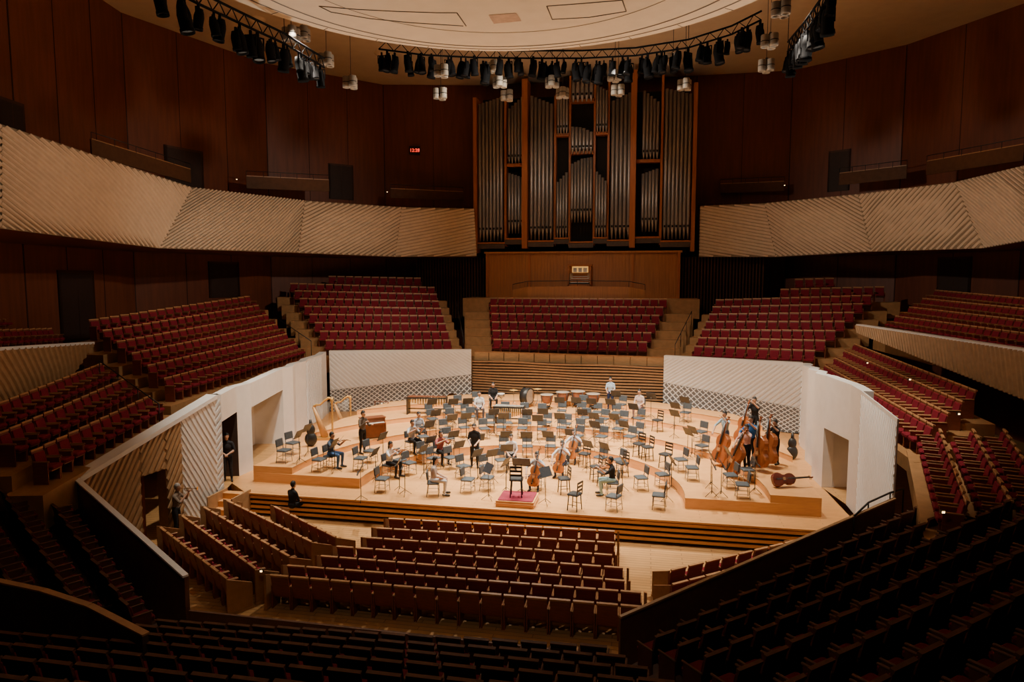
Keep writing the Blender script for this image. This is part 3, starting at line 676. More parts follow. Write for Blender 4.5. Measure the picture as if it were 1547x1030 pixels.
# clock and red sign
p = HP(627, 228, WL[4], WL[5]); A, B = WL[4], WL[5]
nrm = V((-(B - A).y, (B - A).x, 0)).normalized(); nrm = -nrm if nrm.dot(CAM - p) < 0 else nrm
p = p + nrm * .15; yw = yaw_of(-nrm)
m = MB(); m.box((0, 0, 0), (.8, .1, .6), 0); m.box((0, -.055, .0), (.7, .02, .34), 1)
clk = m.obj('digital_clock', [black, M('clock_face', (.03, .0, .0))], loc=p, rotz=yw, label='small digital wall clock with glowing red digits', cat='clock')
tc = bpy.data.curves.new('digits', 'FONT'); tc.body = '12:28'; tc.size = .32; tc.align_x = 'CENTER'; tc.align_y = 'CENTER'; tc.extrude = .005
to = bpy.data.objects.new('digits_tmp', tc); COL.objects.link(to)
dme = bpy.data.meshes.new_from_object(to.evaluated_get(bpy.context.evaluated_depsgraph_get())); bpy.data.objects.remove(to)
dme.materials.clear(); dme.materials.append(redglow)
to = bpy.data.objects.new('clock_digits', dme); COL.objects.link(to); to.parent = clk; to.location = (0, -.075, 0); to.rotation_euler = (pi / 2, 0, 0)
p = HP(1155, 217, WR[1], WR[2]); m = MB(); m.box((0, 0, 0), (.6, .12, .3), 0); m.box((0, -.07, 0), (.5, .02, .12), 1)
nrm = (CAM - p); nrm.z = 0; nrm.normalize()
m.obj('warning_sign', [black, M('dim_red', (.5, .02, .01), None, .5, 5, emit=.25)], loc=p + nrm * .2, rotz=yaw_of(-nrm), label='small dim red illuminated wall sign', cat='sign')
for u, v, d in ((18, 697, 17.5), (53, 601, 22), (1424, 773, 13.5), (1374, 573, 22), (1448, 625, 19), (395, 862, 16.4), (358, 271, 39.5), (585, 290, 45), (1185, 280, 43), (1070, 1001, 10), (1310, 548, 28)):
    m = MB(); m.box((0, 0, 0), (.1, .05, .08), 0); m.box((0, -.028, 0), (.055, .015, .04), 1)
    m.obj('step_light', [black, glow], loc=Q(u, v, d), rotz=YAW, label='tiny warm step light on a seat end panel', cat='light', group='step lights')
m = MB(); P = [Q(1290, 780, 16.2), Q(1312, 759, 16.6), Q(1345, 744, 16.9), Q(1365, 738, 17.2)]; m.tube(P, .025, 0)
for p in P: m.tube([p, p - V((0, 0, .7))], .018, 0)
tag(m.obj('handrail', [black]), 'dark metal handrail beside the parapet', 'handrail')
for A_, B_ in ((Q(415, 478, 38), Q(470, 515, 36.5)), (Q(150, 545, 25.5), Q(240, 610, 23)), (Q(690, 455, 43.5), Q(700, 510, 39)), (Q(1045, 470, 40), Q(1020, 520, 37))):
    m = MB(); m.tube([A_, B_], .022, 0)
    for k in range(4):
        p = lerp(A_, B_, k / 3); m.tube([p, p - V((0, 0, .8))], .016, 0)
    tag(m.obj('handrail', [black]), 'dark metal stair handrail on the terrace aisle', 'handrail')

# ------------------------------------------------------------------ orchestra chairs, stands
def build_chair():
    m = MB()
    for sx in (-1, 1):
        m.tube([(sx * .2, .19, 0), (sx * .19, .17, .43)], .014, 0, 6); m.tube([(sx * .2, -.22, 0), (sx * .19, -.17, .43), (sx * .19, -.22, .84)], .014, 0, 6)
        m.tube([(sx * .195, .17, .43), (sx * .195, -.17, .43)], .012, 0, 6); m.tube([(sx * .2, .18, .18), (sx * .2, -.2, .18)], .01, 0, 5)
    m.tube([(-.2, -.2, .2), (.2, -.2, .2)], .01, 0, 5); m.tube([(-.2, .18, .2), (.2, .18, .2)], .01, 0, 5)
    o = m.obj('orchestra_chair', [chrome]); tag(o, 'orchestra chair, charcoal pads on grey metal frame', 'chair', 'orchestra chairs')
    s = MB(); s.cushion((0, .0, .46), (.44, .42, .06), 0, None, .03); s.obj('seat', [chair_pad], o)
    b = MB(); b.cushion((0, -.205, .73), (.42, .05, .28), 0, Matrix.Rotation(radians(7), 3, 'X'), .02); b.obj('backrest', [chair_pad], o); return o
def build_stool():
    m = MB()
    for sx in (-1, 1):
        for sy in (-1, 1): m.tube([(sx * .17, sy * .17, 0), (sx * .14, sy * .14, .5)], .018, 0, 6)
        m.tube([(sx * .16, -.16, .2), (sx * .16, .16, .2)], .012, 0, 5)
    m.tube([(-.17, -.17, .5), (-.17, -.2, .95)], .016, 0, 6); m.tube([(.17, -.17, .5), (.17, -.2, .95)], .016, 0, 6)
    for k in range(3): m.box((0, -.19, .68 + k * .12), (.34, .025, .06), 0)
    o = m.obj('musician_stool', [black]); tag(o, 'black ladder-back musician chair with tall legs', 'chair', 'black musician chairs')
    s = MB(); s.cushion((0, 0, .53), (.4, .38, .07), 0); s.obj('seat', [blackp], o); return o
def build_stand():
    m = MB(); m.tube([(0, 0, .1), (0, 0, .75)], .014, 0, 6); m.tube([(0, 0, .7), (0, 0, 1.02)], .009, 0, 6)
    for k in range(3):
        a = 2 * pi * k / 3; m.tube([(0, 0, .2), (.24 * cos(a), .24 * sin(a), .01)], .009, 0, 5)
    o = m.obj('music_stand', [black]); tag(o, 'black music stand with a flat metal desk', 'music stand', 'music stands')
    d = MB(); R = Matrix.Rotation(radians(-28), 3, 'X'); d.box((0, 0, 1.1), (.48, .012, .33), 0, R); d.box((0, -.09, .955), (.48, .05, .012), 0, R)
    d.obj('desk', [M('desk_black', (.05, .055, .065), None, .45, 10)], o); return o
POD = V((0, 1.5, 0)); placed = []
def free(p, r):
    return all((p.xy - q.xy).length > r for q in placed)
CH = [(430, 698), (443, 686), (483, 712), (531, 727), (545, 710), (578, 742), (592, 725), (604, 712), (634, 755), (693, 760), (707, 743), (736, 740), (735, 722), (757, 712), (560, 698), (700, 722), (681, 708),
      (927, 770), (995, 768), (1053, 757), (1121, 752), (968, 740), (1000, 735), (935, 712), (962, 722), (1008, 702), (1045, 725), (1028, 712), (1060, 690), (1103, 737), (640, 700), (655, 690), (618, 697), (1128, 728), (1058, 668), (1035, 648)]
STOOL = [(868, 770), (852, 745), (900, 726), (978, 695), (912, 735), (1005, 707), (883, 705), (848, 722), (940, 700), (993, 652), (965, 690)]
for v, u0, u1, n in ((690, 760, 905, 5), (676, 640, 950, 9), (662, 640, 965, 12), (648, 655, 968, 12), (636, 650, 960, 12), (626, 660, 940, 10)):
    for i in range(n): CH.append((lerp(u0, u1, i / (n - 1)) + random.uniform(-3, 3), v + random.uniform(-2, 2)))
# ------------------------------------------------------------------ people
def person(loc, yaw, seated=False, arms='lap', shirt=(.02, .02, .02), trous=(.02, .02, .025), hair=None, short=True, lean=.03, label='', longhair=False, h=1.0):
    hz = .52 if seated else .93; ly = lean
    J = {}
    for s in (-1, 1):
        if seated: J['h', s] = V((s * .09, 0, .54)); J['k', s] = V((s * .15, .42, .53)); J['a', s] = V((s * .15, .38, .09)); J['t', s] = V((s * .17, .55, .045))
        else: J['h', s] = V((s * .09, 0, .92)); J['k', s] = V((s * .105, .025, .5)); J['a', s] = V((s * .115, -.02, .085)); J['t', s] = V((s * .15, .15, .045))
    sz = hz + .47; ch = V((0, ly * .7, hz + .33)); nk = V((0, ly * 1.3, hz + .56)); hd = nk + V((0, .03 + ly * .4, .155))
    AR = {'down': ((.25, .0, -.28), (.26, .07, -.52)), 'clasp': ((.25, .03, -.27), (.055, .2, -.36)), 'lap': ((.23, .06, -.27), (.12, .32, -.37)), 'trumpet': ((.24, .2, -.2), (.045, .36, .06))}
    AL = {'violin': (((-.24, .22, -.17), (-.22, .44, .0)), ((.33, .2, -.12), (.06, .38, .04))), 'cello': (((-.33, .14, -.12), (-.1, .26, .08)), ((.33, .18, -.2), (.26, .42, -.4))), 'bass': (((-.32, .16, -.05), (-.16, .32, .16)), ((.3, .2, -.24), (.2, .42, -.44))),
          'baton': (((-.25, .1, -.27), (-.15, .33, -.2)), ((.28, .12, -.24), (.2, .36, -.05)))}
    for s in (-1, 1):
        J['s', s] = V((s * .175, ly * 1.1, sz - .02))
        if arms in AR: e, w = AR[arms]; e = V((s * e[0], e[1], e[2])); w = V((s * w[0], w[1], w[2]))
        else: e, w = AL[arms][0 if s < 0 else 1]; e = V(e); w = V(w)
        base = V((0, ly * 1.1, sz)); J['e', s] = base + e; J['w', s] = base + w
    b = MB(); segs = []
    def seg(a, c, r0, r1, lab):
        b.tube([a, lerp(a, c, .3), c], [r0, lerp(r0, r1, .15) * 1.06, r1], 0, 10); b.ell(a, (r0,) * 3, 0, 10, 6); b.ell(c, (r1,) * 3, 0, 10, 6); segs.append((a, c, (r0 + r1) / 2, lab))
    b.ell((0, 0, hz + .03), (.165, .12, .14), 0); segs.append((V((-.06, 0, hz)), V((.06, 0, hz)), .12, 2))
    b.ell((0, ly * .4, hz + .18), (.145, .105, .18), 0); b.ell(ch, (.17, .12, .2), 0); segs.append((V((0, 0, hz + .14)), V((0, ly, sz)), .13, 1))
    b.tube([J['s', -1], nk - V((0, 0, .06)), J['s', 1]], [.065, .08, .065], 0, 10); segs.append((J['s', -1], J['s', 1], .07, 1))
    seg(nk - V((0, 0, .05)), hd - V((0, .01, .05)), .055, .05, 0)
    b.ell(hd, (.076, .094, .118), 0, 14, 10); b.ell(hd + V((0, .05, -.075)), (.045, .04, .04), 0); segs.append((hd, hd + V((0, 0, .02)), .1, 0))
    b.tube([hd + V((0, .085, .025)), hd + V((0, .112, -.018))], [.01, .018], 0, 6)
    for s in (-1, 1):
        b.ell(hd + V((s * .078, -.005, -.005)), (.014, .025, .034), 0, 8, 6)
        seg(J['s', s], J['e', s], .056, .043, 1); seg(J['e', s], J['w', s], .042, .028, 0 if short else 1)
        seg(J['h', s], J['k', s], .088, .06, 2); seg(J['k', s], J['a', s], .06, .04, 2); seg(J['a', s] - V((0, .04, .03)), J['t', s], .043, .036, 3)
        d = (J['w', s] - J['e', s]).normalized(); b.ell(J['w', s] + d * .055, (.042, .03, .055), 0, 10, 8, d.to_track_quat('Z', 'Y').to_matrix()); segs.append((J['w', s] + d * .03, J['w', s] + d * .1, .04, 0))
    tmp = b.obj('tmp', []); md = tmp.modifiers.new('r', 'REMESH'); md.mode = 'VOXEL'; md.voxel_size = .019
    dg = bpy.context.evaluated_depsgraph_get(); me = bpy.data.meshes.new_from_object(tmp.evaluated_get(dg))
    r = MB(); r.v = [v.co.copy() for v in me.vertices]
    nb = [[] for _ in r.v]
    for e in me.edges: nb[e.vertices[0]].append(e.vertices[1]); nb[e.vertices[1]].append(e.vertices[0])
    r.v = [lerp(p, sum((r.v[k] for k in nn_), V((0, 0, 0))) / len(nn_), .5) if nn_ else p for p, nn_ in zip(r.v, nb)]
    for f in me.polygons:
        c = f.center; best = 9; lab = 1
        for a, e, rad, L in segs:
            ab = e - a; t = min(1, max(0, (c - a).dot(ab) / max(ab.length_squared, 1e-9))); dd = (c - a - ab * t).length - rad
            if dd < best: best = dd; lab = L
        r.f.append(list(f.vertices)); r.m.append(lab); r.s.append(True)
    bpy.data.objects.remove(tmp)
    for s in (-1, 1):   # fingers
        d = (J['w', s] - J['e', s]).normalized(); q = d.to_track_quat('Z', 'Y'); p0 = J['w', s] + d * .085; x = q @ V((1, 0, 0)); y = q @ V((0, 1, 0))
        curl = -y if y.z > 0 else y
        for k in range(4):
            o = p0 + x * (-.027 + .018 * k); L = (.03, .034, .032, .025)[k]
            r.tube([o, o + d * L, o + d * L * 1.6 + curl * .018, o + d * L * 1.7 + curl * .04], [.009, .0085, .0075, .006], 0, 6)
        o = J['w', s] + d * .04 - x * s * .035; r.tube([o, o + d * .035 - x * s * .02, o + d * .06 - x * s * .018 + curl * .02], [.011, .01, .007], 0, 6)
    for s in (-1, 1): r.ell(hd + V((s * .03, .086, .012)), (.011, .008, .008), 4, 8, 5)
    r.box(hd + V((0, .092, -.055)), (.04, .008, .008), 4)
    o = r.obj('person', [skin, cloth(shirt), cloth(trous), shoe, ebony], loc=loc, rotz=yaw, label=label, cat='person'); o.scale = (h, h, h)
    hm = MB(); hm.ell(hd + V((0, -.014, .02)), (.088, .1, .116), 0, 16, 12)
    keep = [i for i, f in enumerate(hm.f) if not (sum(hm.v[k].y for k in f) / len(f) > hd.y + .015 and sum(hm.v[k].z for k in f) / len(f) < hd.z + .06) and sum(hm.v[k].z for k in f) / len(f) > hd.z - (.09 if not longhair else .2)]
    hm.f = [hm.f[i] for i in keep]; hm.m = [0] * len(keep); hm.s = [True] * len(keep)
    if longhair: hm.ell(hd + V((0, -.065, -.1)), (.075, .045, .14), 0, 12, 8)
    hm.obj('hair', [hair or hairm], o)
    return o, J, hd, Matrix.Translation(loc) @ Matrix.Rotation(yaw, 4, 'Z') @ Matrix.Scale(h, 4)
def axes(n, f, o):
    z = n.normalized(); y = (f - z * f.dot(z)).normalized(); x = y.cross(z)
    return Matrix(((x.x, y.x, z.x, o.x), (x.y, y.y, z.y, o.y), (x.z, y.z, z.z, o.z), (0, 0, 0, 1)))
def strinst(name, L, W, D, neck, mat, mw, label, pin=.0):
    prof = [(0, .0), (.01, .22), (.06, .38), (.16, .49), (.26, .5), (.36, .44), (.42, .36), (.46, .33), (.52, .31), (.58, .32), (.62, .37), (.68, .4), (.78, .41), (.87, .36), (.94, .24), (.99, .1), (1, .04)]
    r = [(w * W, t * L) for t, w in prof]; loop = r + [(-x, z) for x, z in r[::-1] if x > .0001]
    m = MB(); n = len(loop)
    rings = [(-D / 2, .93), (-D / 2 * .85, 1), (D / 2 * .75, 1), (D / 2, .94), (D / 2 * 1.12, .5)]
    vs = []
    for y, sc in rings:
        for x, z in loop: vs.append(V((x * sc, y, L / 2 + (z - L / 2) * (sc if sc < .9 else 1 - (1 - sc) * .5))))
    fs = [(i * n + j, i * n + (j + 1) % n, (i + 1) * n + (j + 1) % n, (i + 1) * n + j) for i in range(4) for j in range(n)]
    fs.append(tuple(range(n))); fs.append(tuple(4 * n + j for j in range(n - 1, -1, -1))); m.add(vs, fs, 0, False)
    for sx in (-1, 1): m.tube([(sx * W * .16, D / 2 * 1.1, L * .4), (sx * W * .12, D / 2 * 1.12, L * .5), (sx * W * .1, D / 2 * 1.12, L * .56)], L * .009, 1, 5)
    o = m.obj(name, [mat, ebony], mw=mw, label=label, cat=name.replace('_', ' '))
    a = MB(); y0 = D / 2 + L * .03; a.tube([(0, y0 * .7, L * .97), (0, y0 * .7, L + neck)], [L * .035, L * .025], 0, 8)
    a.box((0, y0 + L * .02, L * .62 + (neck + L * .38) / 2), (L * .065, L * .02, neck + L * .36), 1)
    a.tube([(0, y0 * .7, L + neck), (0, y0 * .4, L + neck * 1.2), (0, y0 * .0, L + neck * 1.28), (0, y0 * .6, L + neck * 1.3), (0, y0 * .5, L + neck * 1.22)], [L * .03, L * .032, L * .035, L * .03, L * .02], 0, 8)
    for k in range(4): a.tube([(-L * .09 if k % 2 else L * .09, y0 * .4, L + neck * (1.05 + k * .04)), (0, y0 * .4, L + neck * (1.05 + k * .04))], L * .01, 1, 5)
    a.obj('neck', [mat, ebony], o)
    b = MB(); b.box((0, D / 2 + L * .06, L * .46), (L * .12, L * .012, L * .1), 1); b.box((0, D / 2 + L * .07, L * .23), (L * .07, L * .015, L * .26), 0, Matrix.Rotation(radians(4), 3, 'X'))
    for k in range(4): x = (k - 1.5) * L * .018; b.tube([(x, D / 2 + L * .08, L * .12), (x, D / 2 + L * .11, L * .46), (x, y0 + L * .035, L + neck)], L * .002, 2, 4)
    if pin: b.tube([(0, 0, .0), (0, 0, -pin)], .006, 2, 6)
    b.obj('string_fittings', [ebony, seat_cap, chrome], o); return o
def violin_for(MWp, S_):
    o = MWp @ V((-.05, .12, S_ + .06)); R = MWp.to_3x3()
    strinst('violin', .36, .21, .04, .2, cellow, axes(R @ V((-.3, .8, -.05)), R @ V((-.25, 0, 1)), o), 'amber violin held under a player chin')
    m = MB(); a = MWp @ V((.1, .42, S_ + .07)); b = MWp @ V((-.45, .3, S_ + .16)); m.tube([a, b], .006, 0, 5)
    tag(m.obj('violin_bow', [ebony]), 'thin violin bow held against the strings', 'bow')
def toward(p, q=POD): return yaw_of(V((q.x - p.x, q.y - p.y, 0)))
def seatp(u, v, arms, shirt, trous, label, inst=None, target=POD, **k):
    p = SP(u, v); y = toward(p, target); placed.append(p)
    put('chair', build_chair, p, y)
    o, J, hd, MW = person(p, y, True, arms, shirt, trous, label=label, **k)
    if inst == 'violin': violin_for(MW, .97)
    if inst == 'cello':
        R = MW.to_3x3(); strinst('cello', .75, .44, .13, .5, cellow, axes(R @ V((-.12, -.3, 1)), R @ V((0, 1, .3)), MW @ V((0.02, .5, .22))), 'orange-brown cello leaning against its seated player', .25)
        m = MB(); m.tube([MW @ V((.3, .47, .62)), MW @ V((-.35, .56, .68))], .007, 0, 5); tag(m.obj('cello_bow', [ebony]), 'thin cello bow across the strings', 'bow')
    return p, MW
def standp(u, v, yaw, arms, shirt, trous, label, z=None, **k):
    p = G(u, v, z) if z is not None else SP(u, v); placed.append(p); return p, person(p, yaw, False, arms, shirt, trous, label=label, **k)
BLK = (.018, .018, .02); WHT = (.7, .7, .72); NAVY = (.02, .03, .08)
standp(345, 727, yaw_of(V((.5, -1, 0))), 'clasp', (.03, .03, .034), (.03, .03, .034), 'person in black standing with clasped hands by a doorway', z=.0, h=1.03)
p, (o, J, hd, MW) = standp(268, 812, yaw_of(V((1, .25, 0))), 'trumpet', (.22, .17, .13), (.03, .03, .035), 'person in brown top standing and playing a trumpet', z=-.8, hair=hairg)
def trumpet(MW, hd):
    m = MB(); a = hd + V((0, .11, -.05)); m.tube([a, a + V((0, .02, 0)), a + V((0, .4, 0)), a + V((0, .47, 0)), a + V((0, .5, 0))], [.012, .006, .008, .025, .06], 0, 12)
    m.tube([a + V((0, .3, 0)), a + V((0, .36, -.04)), a + V((0, .3, -.08)), a + V((0, .12, -.08)), a + V((0, .08, -.04)), a + V((0, .12, 0))], .007, 0, 6)
    for k in range(3): m.tube([a + V((0, .17 + k * .03, -.09)), a + V((0, .17 + k * .03, .03))], .011, 0, 8)
    tag(m.obj('trumpet', [M('brass', (.75, .5, .18), None, .2, 5, metal=1)], mw=MW), 'brass trumpet raised to the player lips', 'trumpet')
trumpet(MW, hd)
standp(717, 706, yaw_of(V((.1, -1, 0))), 'lap', BLK, BLK, 'person dressed in black standing among the music stands')
standp(548, 685, yaw_of(V((1, -.4, 0))), 'baton', (.12, .09, .07), BLK, 'person in dark brown jacket standing among chairs', short=False)
standp(922, 619, yaw_of(V((-.1, -1, 0))), 'lap', (.45, .55, .68), NAVY, 'person in light blue shirt standing behind the timpani', h=.95)
seatp(724, 632, 'lap', WHT, (.08, .08, .1), 'person in white shirt seated in the percussion section')
seatp(745, 617, 'lap', BLK, BLK, 'person in black seated at the rear percussion')
seatp(966, 640, 'lap', (.6, .46, .4), (.3, .2, .2), 'person in beige top seated at the back of the orchestra')
seatp(500, 706, 'violin', (.07, .1, .15), (.08, .16, .35), 'violinist in dark top and blue jeans seated', 'violin')
seatp(588, 700, 'violin', WHT, BLK, 'violinist in white blouse seated playing', 'violin', longhair=True)
seatp(622, 683, 'violin', (.5, .5, .52), BLK, 'violinist in pale grey shirt seated playing', 'violin')
seatp(665, 700, 'violin', (.35, .1, .1), BLK, 'violinist in dark red top seated', 'violin', longhair=True)
seatp(632, 668, 'lap', (.35, .4, .5), BLK, 'player in grey-blue shirt seated among the stands')
seatp(655, 748, 'lap', (.6, .48, .42), (.65, .65, .67), 'person in beige top and light trousers seated', longhair=True)
seatp(772, 706, 'lap', WHT, BLK, 'person in white shirt seated behind a music stand')
seatp(812, 738, 'cello', (.4, .43, .48), (.05, .05, .07), 'cellist in grey shirt seated holding a cello', 'cello', target=V((-.5, -4, 0)))
seatp(850, 718, 'cello', WHT, (.05, .06, .1), 'cellist in white shirt seated playing a cello', 'cello', target=V((-.5, -3, 0)))
seatp(868, 697, 'cello', (.6, .62, .68), (.06, .06, .07), 'cellist in pale shirt seated playing a cello', 'cello', target=V((-.5, -3, 0)))
seatp(925, 748, 'violin', BLK, (.3, .45, .45), 'viola player in black top and pale jeans seated', 'violin')
def bass(u, v, label, mat=bassw, tilt=(-.1, -.2, 1), who=None, off=(.25, -.62)):
    p = SP(u, v); placed.append(p); y = toward(p, V((-1, -2, 0))); R = Matrix.Rotation(y, 3, 'Z')
    strinst('double_bass', 1.12, .68, .22, .5, mat, axes(R @ V(tilt), R @ V((0, 1, .2)), p + V((0, 0, .14))), label, .13)
    if who:
        q = p + R @ V((off[0], off[1], 0)); q.z = stage_h(q.x, q.y); placed.append(q)
        person(q, y, False, 'bass', who[0], who[1], label=who[2], h=who[3] if len(who) > 3 else 1)
bass(1085, 704, 'amber double bass held by a player in light blue', who=((.35, .5, .6), (.1, .14, .25), 'bassist in light blue shirt standing with double bass'))
bass(1102, 720, 'orange-brown double bass leaning toward its player', bassw, (-.35, -.15, 1), who=((.6, .36, .33), BLK, 'bassist in pink top standing behind a double bass', .95), off=(-.3, -.5))
bass(1118, 674, 'amber double bass held by player in black', who=(BLK, BLK, 'bassist in black shirt standing with double bass', 1.03), off=(-.3, -.5))
bass(1148, 712, 'orange-brown double bass beside a player in blue', bassw, (.1, -.1, 1))
bass(1161, 706, 'dark amber double bass held upright', bassw, (.1, -.15, 1), who=(BLK, BLK, 'bassist in dark clothes standing by the wall', .95), off=(.25, -.55))
standp(1134, 704, yaw_of(V((-.9, -1, 0))), 'bass', (.03, .14, .42), BLK, 'bassist in bright blue polo shirt standing', h=1.06)
p = SP(1166, 736); strinst('cello', .8, .46, .16, .45, darkv, axes(V((.94, .32, .02)), V((.3, -.8, .5)), p + V((0, 0, .24))), 'dark red cello lying on its side on the riser', .0)
placed.append(p)
p = G(442, 786, -.8); person(p, yaw_of(V((.4, 1, 0))), True, 'lap', BLK, BLK, label='person in black seated in the stalls facing the stage')

PERC = {'timp': [SP(u, v) for u, v in ((826, 618), (850, 615), (873, 615), (896, 618))], 'bd': SP(796, 615), 'mar': SP(646, 625), 'gong': SP(684, 625), 'bell': SP(577, 640), 'cel': SP(563, 664),
        'cym': [SP(705, 624), SP(776, 617), SP(812, 615)], 'snare': [SP(757, 618)], 'vib': SP(770, 640)}
for k, q in PERC.items():
    for p in (q if isinstance(q, list) else [q]): placed.append(p)
for dx in (-.7, .7): placed.append(PERC['mar'] + V((dx, 0, 0))); placed.append(PERC['vib'] + V((dx, 0, 0)))
for u, v in STOOL:
    p = SP(u, v)
    if free(p, .45): placed.append(p); put('stool', build_stool, p, toward(p) + random.uniform(-.3, .3))
chs = []
for u, v in CH:
    p = SP(u, v)
    if free(p, .56) and 0.5 < p.y < 14.6: placed.append(p); chs.append(p); put('chair', build_chair, p, toward(p) + random.uniform(-.15, .15))
for p in chs:
    d = (POD - p); d.z = 0; d.normalize(); q = p + d * random.uniform(.62, .72) + V((random.uniform(-.12, .12), 0, 0)); q.z = stage_h(q.x, q.y)
    if random.random() < .85 and free(q, .36): placed.append(q); put('stand', build_stand, q, toward(q))
for u, v in ((1007, 757), (1075, 750), (824, 762), (738, 755), (1033, 650), (1018, 662), (983, 632), (1140, 745), (545, 735), (612, 748), (1018, 648), (1045, 690)):
    p = SP(u, v)
    if free(p, .3): placed.append(p); put('stand', build_stand, p, toward(p))
pc = SP(779, 764); m = MB(); m.box((pc.x, pc.y + .35, .1), (1.25, 1.1, .2), 0); m.box((pc.x, pc.y + .35, .11), (1.3, 1.15, .03), 0)
pod = m.obj('conductor_podium', [riser_wood]); tag(pod, 'conductor podium with red carpet top and wood sides', 'podium')
m = MB(); m.cushion((pc.x, pc.y + .35, .215), (1.15, 1.0, .03), 0); m.obj('carpet', [red_carpet], pod)
put('stool', build_stool, V((pc.x - .03, pc.y + .3, .23)), .1, 'tall black conductor chair standing on the podium', 'black musician chairs', scale=1.12)
o = put('stand', build_stand, V((pc.x - .02, pc.y + 1.15, 0)), pi, 'conductor music stand with a wide black desk', 'music stands'); o.scale = (1.3, 1.3, 1.05)

def build_timp():
    m = MB(); m.lathe([(.02, .3), (.15, .33), (.28, .45), (.335, .65), (.34, .8)], 0, 24)
    for k in range(4):
        a = pi / 4 + k * pi / 2; m.tube([(.36 * cos(a), .36 * sin(a), .8), (.34 * cos(a), .34 * sin(a), .4), (.2 * cos(a), .2 * sin(a), .15), (.36 * cos(a), .36 * sin(a), .02)], .018, 1, 6)
    m.lathe([(.02, .12), (.2, .12), (.2, .18), (.02, .18)], 1, 16); m.box((0, -.3, .06), (.14, .3, .04), 1)
    o = m.obj('timpani', [copper, black]); tag(o, 'copper timpani drum on black pedal stand', 'drum', 'timpani drums')
    h = MB(); h.lathe([(.01, .83), (.34, .83), (.365, .82), (.365, .79), (.34, .79)], 0, 24); h.obj('drum_head', [drumhead], o); return o
for p, sc in zip(PERC['timp'], (.92, .97, 1.02, .97)): put('timp', build_timp, p, pi, scale=sc)
p = PERC['bd']; m = MB(); R = Matrix.Translation((0, 0, .58)) @ Matrix.Rotation(pi / 2, 4, 'X')
m.lathe([(.4, -.2), (.42, -.2), (.42, .2), (.4, .2)], 0, 28, R)
for sx in (-.36, .36): m.tube([(sx, -.25, 0), (sx * .9, 0, .42), (sx, .25, 0)], .02, 1, 6)
bd = m.obj('bass_drum', [black, chrome], loc=p, rotz=1.2, label='concert bass drum with pale heads on a stand', cat='drum')
for s in (-1, 1):
    m = MB(); m.lathe([(.01, s * .2), (.37, s * .2)], 0, 28, R); m.lathe([(.37, s * .2), (.43, s * .19), (.43, s * .15)], 1, 28, R); m.obj('drum_head', [drumhead, black], bd)
def keyperc(p, name, lab, barm, W, N, rz):
    m = MB()
    for s, w in ((-1, .3), (1, .18)): m.box((s * W, 0, .43), (.05, w * 2, .85), 1)
    m.box((0, .2, .82), (2 * W, .04, .06), 1); m.box((0, -.28, .82), (2 * W, .04, .06), 1); m.box((0, 0, .25), (2 * W, .04, .05), 1)
    for k in range(14): x = -W * .88 + k * W * 1.76 / 13; m.tube([(x, -.08, .84), (x, -.08, .35 + abs(k - 8) * .03)], .035, 2, 8)
    o = m.obj(name, [marim, black, M('gilt_tube', (.5, .4, .2), None, .3, 5, metal=.8)], loc=p, rotz=rz, label=lab, cat=name)
    for k in range(N):
        b = MB(); L = .5 - k * .27 / N; b.box((-W * .93 + k * W * 1.86 / (N - 1), -.06, .87), (W * 1.55 / N, L, .025), 0); b.obj('bar', [barm], o)
keyperc(PERC['mar'], 'marimba', 'marimba with rosewood bars on a black frame', marim, .95, 28, .1)
keyperc(PERC['vib'], 'vibraphone', 'vibraphone with pale metal bars on black frame', M('pale_bars', (.62, .6, .56), None, .35, 6, metal=.4), .7, 22, 0)
p = PERC['gong']; m = MB(); m.tube([(-.55, 0, 0), (-.55, 0, 1.25), (.55, 0, 1.25), (.55, 0, 0)], .025, 0, 8); m.tube([(-.55, -.25, .02), (-.55, .25, .02)], .02, 0); m.tube([(.55, -.25, .02), (.55, .25, .02)], .02, 0)
g = m.obj('gong', [black], loc=p, label='round bronze gong hanging in a black frame', cat='gong')
m = MB(); m.lathe([(.01, -.05), (.1, -.03), (.38, -.02), (.43, .04)], 0, 28, Matrix.Translation((0, 0, .72)) @ Matrix.Rotation(pi / 2, 4, 'X')); m.obj('gong_disc', [M('bronze', (.3, .2, .1), None, .35, 6, metal=.8)], g)
p = PERC['bell']; m = MB(); m.tube([(-.35, 0, 0), (-.35, 0, 1.15), (.35, 0, 1.15), (.35, 0, 0)], .03, 0, 8); m.box((0, 0, .05), (.9, .5, .06), 0); m.box((0, 0, .3), (.72, .03, .4), 0)
bl = m.obj('bell', [marim], loc=p, label='cast silver bell hanging in a wooden frame', cat='bell')
m = MB(); m.lathe([(.02, 1.1), (.1, 1.08), (.15, .95), (.18, .75), (.26, .6), (.25, .6), (.15, .75), (.02, 1.0)], 0, 20); m.obj('bell_body', [M('bell_metal', (.6, .55, .45), None, .3, 5, metal=.9)], bl)
p = PERC['cel']; m = MB(); m.box((0, 0, .45), (1.0, .45, .8), 0); m.box((0, -.3, .64), (.95, .22, .06), 0); m.box((0, -.31, .68), (.85, .12, .02), 1); m.box((0, 0, .87), (1.05, .5, .04), 0)
for s in (-1, 1): m.box((s * .46, -.35, .31), (.06, .06, .62), 0)
m.obj('celesta', [marim, paper], loc=p, rotz=.7, label='brown wooden celesta keyboard with lid closed', cat='celesta')
